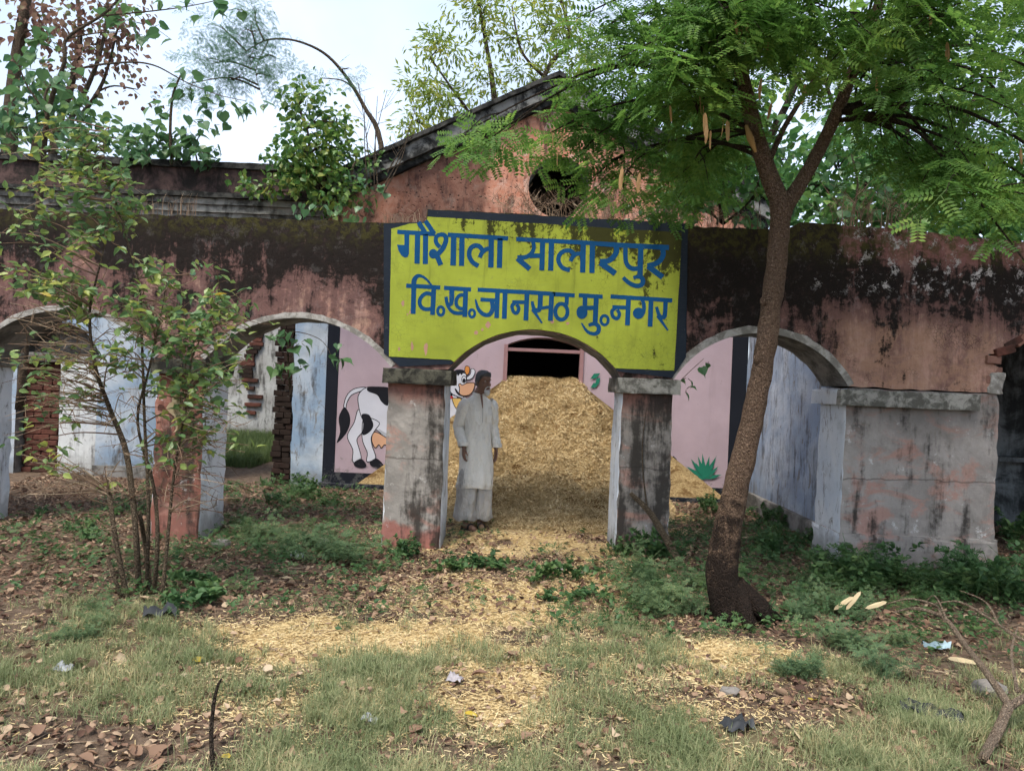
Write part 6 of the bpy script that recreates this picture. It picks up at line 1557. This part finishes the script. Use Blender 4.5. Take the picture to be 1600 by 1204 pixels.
tag(link('ground_weeds', np_mesh('ground_weeds', V, F), None, M['weed']), 'low feathery green ground cover among the leaf litter', 'ground cover', kind='stuff')

# weeds one can tell apart: a few kinds, each copy its own plant
def weed_proto(kind):
    mb = MB(); lp, ld, ls = [], [], []
    n = {'leafy': 8, 'feathery': 9, 'low': 7}[kind]; h = {'leafy': .30, 'feathery': .26, 'low': .14}[kind]
    for i in range(n):
        a = R(0, 6.28); r_ = R(.04, .36 if kind == 'feathery' else .26); e = Vector((math.cos(a) * r_ * 1.2, math.sin(a) * r_ * 1.2, h * R(.3, 1.2)))
        b0 = Vector((math.cos(a) * .02, math.sin(a) * .02, -.01)); mid = b0.lerp(e, .55) + Vector((0, 0, .03))
        pts = crv([b0, mid, e], 4); mb.tube(pts, lerp_r([.0045, .0018], len(pts)), 4, 0, False)
        for p in pts[3:]:
            for _ in range(3 if kind != 'feathery' else random.choice((0, 1, 2))):
                lp.append(tuple(p)); ld.append((R(-1, 1), R(-1, 1), R(-.3, .55))); ls.append(R(.04, .085) if kind != 'feathery' else R(.09, .16))
    lf = {'leafy': leaf_ovate(.34, .06, .3), 'feathery': leaf_pinnate(2, 4, .55, .21), 'low': leaf_ovate(.38, .08, .3)}[kind]
    V, F = inst(lf[0], lf[1], np.array(lp), rot_dirs(np.array(ld), RNG.normal(0, .4, len(lp))), np.array(ls))
    return mb.mesh('stem'), np_mesh('foliage', V, F)
PROT = {}
for kd, mt in (('leafy', 'weed'), ('feathery', 'weed_pale'), ('low', 'weed')):
    PROT[kd] = []
    for _ in range(2):
        a, b_ = weed_proto(kd); a.materials.append(M[mt]); b_.materials.append(M[mt]); PROT[kd].append((a, b_))
def mesh_np(me):
    V = np.empty(len(me.vertices) * 3, np.float32); me.vertices.foreach_get('co', V)
    me.calc_loop_triangles(); T = np.empty(len(me.loop_triangles) * 3, np.int32); me.loop_triangles.foreach_get('vertices', T)
    return V.reshape(-1, 3), T.reshape(-1, 3)
ORD = ['leftmost', 'second from the left', 'third from the left', 'fourth from the left', 'fifth from the left', 'sixth from the left']
def weeds(kd, box, n, s, label, group):
    """a clump too thick to count becomes one patch; a handful become plants of their own"""
    x0, y0, x1, y1 = box; spots = []
    for _ in range(n * 9):
        g = G(R(x0, x1), R(y0, y1))
        if bool(clear_of_masonry(np.array(g.x), np.array(g.y))) and float(heap_h(g.x, g.y)) < .06:
            spots.append((g.x, g.y, s * (R(.7, 1.2) if n <= 6 else R(.35, 1.15))))
            if len(spots) >= n: break
    spots.sort(key=lambda q: q[0] / q[1])
    if n > 6:
        parts = []
        for (x, y, sc) in spots:
            for me in random.choice(PROT[kd if R(0, 1) < .62 else random.choice(['leafy', 'low', 'feathery'])]):
                V, T = mesh_np(me); a = R(0, 6.28); rz = np.array([[math.cos(a), -math.sin(a), 0], [math.sin(a), math.cos(a), 0], [0, 0, 1]])
                parts.append((V @ rz.T * sc * np.array((1, 1, R(.8, 1.25))) + np.array((x, y, float(gz(x, y)))), T))
        V, F = join_np(parts)
        tag(link('weed_patch', np_mesh('weed_patch', V, F), None, M['weed_pale' if kd == 'feathery' else 'weed']), label, 'weeds', None, 'stuff')
    else:
        for i, (x, y, sc) in enumerate(spots):
            T = thing('weed_plant', label + ', ' + ORD[i] + ' of them', 'weed', (x, y, float(gz(x, y))), group, R(0, 6.28)); T.scale = (sc, sc, sc * R(.8, 1.25))
            a, b_ = random.choice(PROT[kd]); link('stem', a, T, ()); tag(link('foliage', b_, T, ()), kind='stuff')
weeds('feathery', (350, 835, 530, 885), 13, 0.75, 'dark feathery weeds in a clump under the arch beside the brick red pier', 'weeds under the left arch')
weeds('leafy', (590, 860, 660, 880), 4, .55, 'small leafy weed at the grey pillar foot', 'weeds at the grey pillar foot')
weeds('low', (690, 870, 770, 900), 4, .8, 'low weed growing through the straw in the gateway', 'weeds in the gateway straw')
weeds('leafy', (950, 858, 1060, 885), 14, .75, 'leafy green weeds crowding the foot of the mouldy pillar', 'weeds at the mouldy pillar foot')
weeds('feathery', (985, 890, 1095, 960), 17, 0.70, 'pale feathery weeds in the stand between mouldy pillar and charred trunk', 'weeds beside the charred trunk')
weeds('leafy', (1180, 810, 1290, 880), 21, .7, 'leafy weeds in the shade under the right arch behind the trunk', 'weeds under the right arch')
weeds('leafy', (1270, 895, 1420, 935), 27, .85, 'bushy green weeds along the foot of the wide grey pier', 'weeds along the wide pier')
weeds('leafy', (1440, 900, 1595, 950), 25, .95, 'tall leafy weeds by the broken end of the wide grey pier', 'weeds by the broken pier end')
weeds('feathery', (1200, 900, 1420, 990), 17, 0.53, 'short feathery weeds in the open patch past the trunk', 'weeds past the trunk')
weeds('feathery', (1270, 1000, 1440, 1070), 11, 0.57, 'bluish feathery weeds in the low mound by the fallen branch', 'weeds by the fallen branch')
weeds('feathery', (1210, 1050, 1260, 1075), 3, 0.44, 'small bluish weed beside the bare dark earth', 'weeds by the bare earth')
weeds('low', (840, 880, 950, 960), 5, .7, 'low weed at the gateway straw edge', 'weeds at the straw edge')
weeds('low', (280, 900, 330, 960), 4, .7, 'low weed beside the shrub stems', 'weeds by the shrub')
weeds('feathery', (60, 960, 200, 1010), 7, 0.40, 'small feathery weeds in the grass before the shrub', 'weeds before the shrub')
weeds('leafy', (60, 780, 235, 850), 6, .5, 'small leafy weed under the leftmost arch', 'weeds under the leftmost arch')
weeds('leafy', (400, 745, 560, 800), 16, .7, 'leafy weeds along the black border foot of the pink wall', 'weeds at the pink wall')
weeds('leafy', (1100, 780, 1170, 810), 6, .6, 'leafy weed in the veranda behind the charred trunk', 'weeds in the veranda')
weeds('leafy', (1565, 820, 1640, 880), 6, 1.1, 'tall weed in the dark side room', 'weeds in the side room')

M['litter_pale'] = leaf_mat('pale_fallen_leaf', [(0, (0.14, 0.075, 0.045)), (0.3, (0.27, 0.165, 0.105)), (0.7, (0.42, 0.30, 0.20)), (1, (0.55, 0.44, 0.31))], 0.15, .8, .2, .2)
# fallen leaves lying singly in the foreground
lm = []
for i in range(4):
    v, f = leaf_fine(R(.24, .38), R(.08, .3), R(-.6, 1.0)); pm = np_mesh('fallen_leaf', v, f, True); pm.materials.append(M['litter']); lm.append(pm)
M['yellow_leaf'] = leaf_mat('yellow_fallen_leaf', [(0, (.50, .36, .04)), (1, (.60, .44, .06))], .3)
def fallen(px, py, size, label, group=None, mesh=None, tilt=.25):
    g = G(px, py); o = bpy.data.objects.new('fallen_leaf', mesh or random.choice(lm)); COL.objects.link(o)
    o.location = (g.x, g.y, float(gz(g.x, g.y)) + .022); o.rotation_euler = (R(-tilt, tilt), R(-tilt, tilt), R(0, 6.28)); o.scale = (size,) * 3
    return tag(o, label, 'leaf', group, 'thing')
for (px, py, sz, lab) in [(262, 1162, .13, 'long rust brown fallen leaf in the grass beside the upright stick'), (735, 1065, .10, 'flat pinkish brown leaf beside the small crumpled wrapper'), (790, 1032, .11, 'dark brown fallen leaf at the edge of the straw'), (1192, 1112, .07, 'orange fallen leaf on the dark bare earth'), (210, 1172, .09, 'rust coloured leaf near the long rust brown leaf'), (395, 1070, .09, 'pale pink brown leaf below the straw patch'), (60, 1150, .09, 'broad tan leaf in the heap of dry leaves at the corner'), (120, 1185, .10, 'tan curled leaf at the bottom of the dry leaf heap'), (640, 1148, .08, 'curled tan leaf in the nearest grass'), (915, 1180, .07, 'small rust leaf in the nearest grass below the straw'), (1015, 1090, .07, 'brown leaf on the straw before the charred trunk'), (560, 1085, .06, 'small pale leaf on the grass patch'), (830, 1150, .07, 'tan leaf on the thin straw at the front'), (1090, 1140, .06, 'small brown leaf near the black plastic scrap'), (300, 985, .06, 'orange brown leaf stem up at the straw patch edge')]:
    fallen(px, py, sz, lab)
m = 800
x_ = RNG.uniform(-2.9, 2.2, m); y_ = RNG.uniform(2.95, 4.3, m); k = RNG.uniform(0, 1, m) < np.clip(.30 - .16 * x_, .15, 1); x_, y_ = x_[k], y_[k]; m = len(x_)
V, F = litter(x_, y_, .025, .060, .04, LF)
tag(link('dry_leaf_drift', np_mesh('dry_leaf_drift', V, F, True), None, M['litter_pale']), 'drift of pale tan dry leaves across the nearest grass', 'dry leaves', kind='stuff')
yl = np_mesh('fallen_leaf', *leaf_ovate(.3, .1, .2)); yl.materials.append(M['yellow_leaf'])
for (px, py, lab) in [(312, 1040, 'bright yellow fallen leaf on the pale straw patch'), (725, 1120, 'long yellow fallen leaf in the mid grass'), (358, 1185, 'yellow green leaf at the very front by the upright stick'), (1265, 1110, 'pale green fallen leaf on the dark bare earth')]:
    fallen(px, py, .08, lab, None, yl)
pod2 = podm[0].copy(); pod2.materials.clear(); pod2.materials.append(M['pod_pale'])
def ground_pod(x, y, z, s, label, rz, ry=0.0, group=None):
    o = bpy.data.objects.new('seed_pod', pod2); COL.objects.link(o); o.location = (x, y, z); o.rotation_euler = (R(.6, 1.2), ry, rz); o.scale = (s,) * 3
    return tag(o, label, 'seed pod', group, 'thing')
for (px, py, lab, ry) in [(1303, 952, 'slender pale pod, outermost of the three caught on weeds by the wide pier', -.6), (1322, 952, 'upright oval pale pod, middle of the three caught on weeds by the wide pier', -.9), (1352, 950, 'broad pale pod nearest the fallen branch, of the three on weeds', -.3)]:
    q_ = P(px, py, 5.2); ground_pod(q_.x, q_.y, q_.z, .16, lab, .1, ry)
for (px, py, lab) in [(1390, 1058, 'long pale seed pod on the bare dark earth'), (1480, 1030, 'pale seed pod under the fallen branch beside the blue plastic'), (1190, 1050, 'pale seed pod on the straw patch past the charred trunk'), (1115, 1058, 'curled pale pod at the near edge of the trunk straw'), (1255, 1182, 'pale pod pair in the nearest grass toward the branch'), (1050, 1000, 'small pale pod before the charred trunk'), (1585, 1060, 'large split pale pod leaning by the fork of the branch')]:
    g = G(px, py); ground_pod(g.x, g.y, float(gz(g.x, g.y)) + .025, R(.11, .16), lab, R(0, 6.28))

# ------------------------------------------------------------------ sticks, stones, scraps
FBR = thing('fallen_branch', 'bare forked fallen branch lying in the near corner of the weeds', 'branch', tuple(G(1570, 1150)))
fb0 = Vector(FBR.location); mb = MB()
def seg(pl, rad, n=7):
    pts = crv([P(x, y, Y) - fb0 for (x, y, Y) in pl], 5); mb.tube(pts, lerp_r(rad, len(pts)), n, 0, True, .05)
seg([(1535, 1185, 3.25), (1560, 1140, 3.45), (1577, 1100, 3.6)], [.020, .022, .023]); seg([(1577, 1102, 3.6), (1545, 1055, 3.9), (1510, 1010, 4.25), (1475, 965, 4.6), (1430, 950, 4.8), (1395, 957, 4.9)], [.020, .017, .015, .013, .010, .005])
seg([(1577, 1102, 3.6), (1600, 1090, 3.65), (1660, 1060, 3.8)], [.021, .019, .016]); seg([(1470, 962, 4.6), (1462, 945, 4.7), (1420, 935, 4.8), (1380, 945, 4.9)], [.008, .006, .005, .003]); seg([(1480, 970, 4.55), (1460, 930, 4.7), (1440, 950, 4.8)], [.007, .004, .003])
seg([(1660, 1010, 4.4), (1600, 1000, 4.5), (1545, 965, 4.7), (1500, 940, 4.9), (1460, 942, 5.0)], [.012, .010, .008, .006, .003]); seg([(1560, 975, 4.65), (1540, 940, 4.8), (1500, 922, 5.0)], [.007, .005, .003]); seg([(1590, 1080, 3.7), (1580, 1020, 4.0), (1590, 980, 4.2)], [.009, .007, .004])
mb.obj('wood', [M['branch_tan']], FBR, True)
for (nm, lab, pl, rad, mt) in [('upright_stick', 'dark thin stick standing upright in the nearest grass', [(334, 1210, 3.0), (330, 1150, 3.03), (334, 1100, 3.05), (340, 1072, 3.06), (346, 1060, 3.06)], [.010, .009, .008, .006, .004], 'bark_dark'),
                           ('leaning_log', 'brown dead branch leaning against the mouldy pillar', [(1062, 880, 6.75), (1040, 840, 6.9), (1015, 800, 7.0), (985, 770, 7.08)], [.040, .034, .03, .02], 'bark_pale'),
                           ('curved_twig', 'thin curved dark twig lying in the near grass', [(205, 1108, 3.75), (225, 1095, 3.85), (255, 1100, 3.8), (320, 1115, 3.7)], [.004, .005, .005, .003], 'bark_dark'),
                           ('dry_vine', 'thin dry vine climbing the front of the mouldy pillar', [(1012, 800, 7.1), (1005, 740, 7.13), (1004, 690, 7.135), (1010, 640, 7.13)], [.008, .006, .005, .003], 'bark_pale')]:
    base = P(*pl[0]); T = thing(nm, lab, 'stick', tuple(base)); pts = crv([P(*q_) - base for q_ in pl], 5)
    mbx = MB().tube(pts, lerp_r(rad, len(pts)), 8, 0, True, .03); mbx.obj('wood', [M[mt]], T, True)
M['plastic_white'] = plain('white_plastic_film', (.30, .31, .32), .6, .3); M['plastic_blue'] = plain('pale_blue_plastic_film', (.30, .40, .44), .6, .3); M['plastic_black'] = plain('black_plastic_film', (.03, .032, .035), .6, .3); M['wrapper'] = plain('printed_wrapper', (.32, .29, .30), .5, .4, .5, 40); M['stone'] = plain('grey_stone', (.20, .18, .16), .95, .1, .4, 9)
def scrap(px, py, w, d, mat, label, h=.03):
    g = G(px, py); n = 7; vs = []; fs = []
    for j in range(n):
        for i in range(n):
            u_, v_ = i / (n - 1) - .5, j / (n - 1) - .5
            vs.append((u_ * w * R(.85, 1.1), v_ * d * R(.8, 1.1), .012 + h * abs(mnoise.noise(Vector((u_ * 4 + px, v_ * 4, 1)))) * 1.8))
    for j in range(n - 1):
        for i in range(n - 1): fs.append((j * n + i, j * n + i + 1, (j + 1) * n + i + 1, (j + 1) * n + i))
    o = MB().add(vs, fs).obj('plastic_scrap', [M[mat]], None, True, (g.x, g.y, float(gz(g.x, g.y)) + .01)); o.rotation_euler = (0, 0, R(-.5, .5))
    tag(o, label, 'litter', None, 'thing')
scrap(1462, 1010, .16, .10, 'plastic_blue', 'pale blue plastic scrap under the fallen branch', .04)
scrap(98, 1052, .09, .06, 'plastic_white', 'white plastic scrap in the grass before the shrub', .03)
scrap(710, 1072, .08, .07, 'wrapper', 'small crumpled wrapper in the green grass patch', .03)
scrap(578, 1130, .08, .06, 'plastic_white', 'torn whitish plastic film in the nearest grass', .03)
scrap(250, 968, .20, .12, 'plastic_black', 'black plastic bag crumpled beside the shrub foot', .08)
scrap(1150, 1152, .13, .10, 'plastic_black', 'black plastic scrap in the near grass', .05)
scrap(1455, 1125, .26, .14, 'plastic_black', 'black plastic sheet on the bare earth by the fallen branch', .05)
scrap(465, 872, .10, .09, 'plastic_white', 'small clear plastic cup scrap under the left arch', .07)
def stone(px, py, s, label):
    g = G(px, py); mb_ = MB().ball((0, 0, s * .25), s, s * .75, s * .5, 10, 7)
    mb_.v = [tuple(Vector(p) + mnoise.noise_vector(Vector(p) * (2.2 / s) + Vector((px, 0, 0))) * s * .25) for p in mb_.v]
    tag(mb_.obj('stone', [M['stone']], None, False, (g.x, g.y, float(gz(g.x, g.y)))), label, 'stone', None, 'thing')
stone(1140, 1096, .05, 'grey stone in the straw past the charred trunk'); stone(500, 850, .10, 'flat grey stone among weeds under the left arch'); stone(1545, 1080, .09, 'dark grey stone beside the forked branch'); stone(875, 895, .05, 'small stone at the edge of the gateway straw'); stone(1040, 800, .10, 'rubble stone behind the mouldy pillar'); stone(345, 850, .09, 'pale rubble stone at the white jamb foot')
stone(905, 900, .045, 'small dark stone beside the gateway weeds')
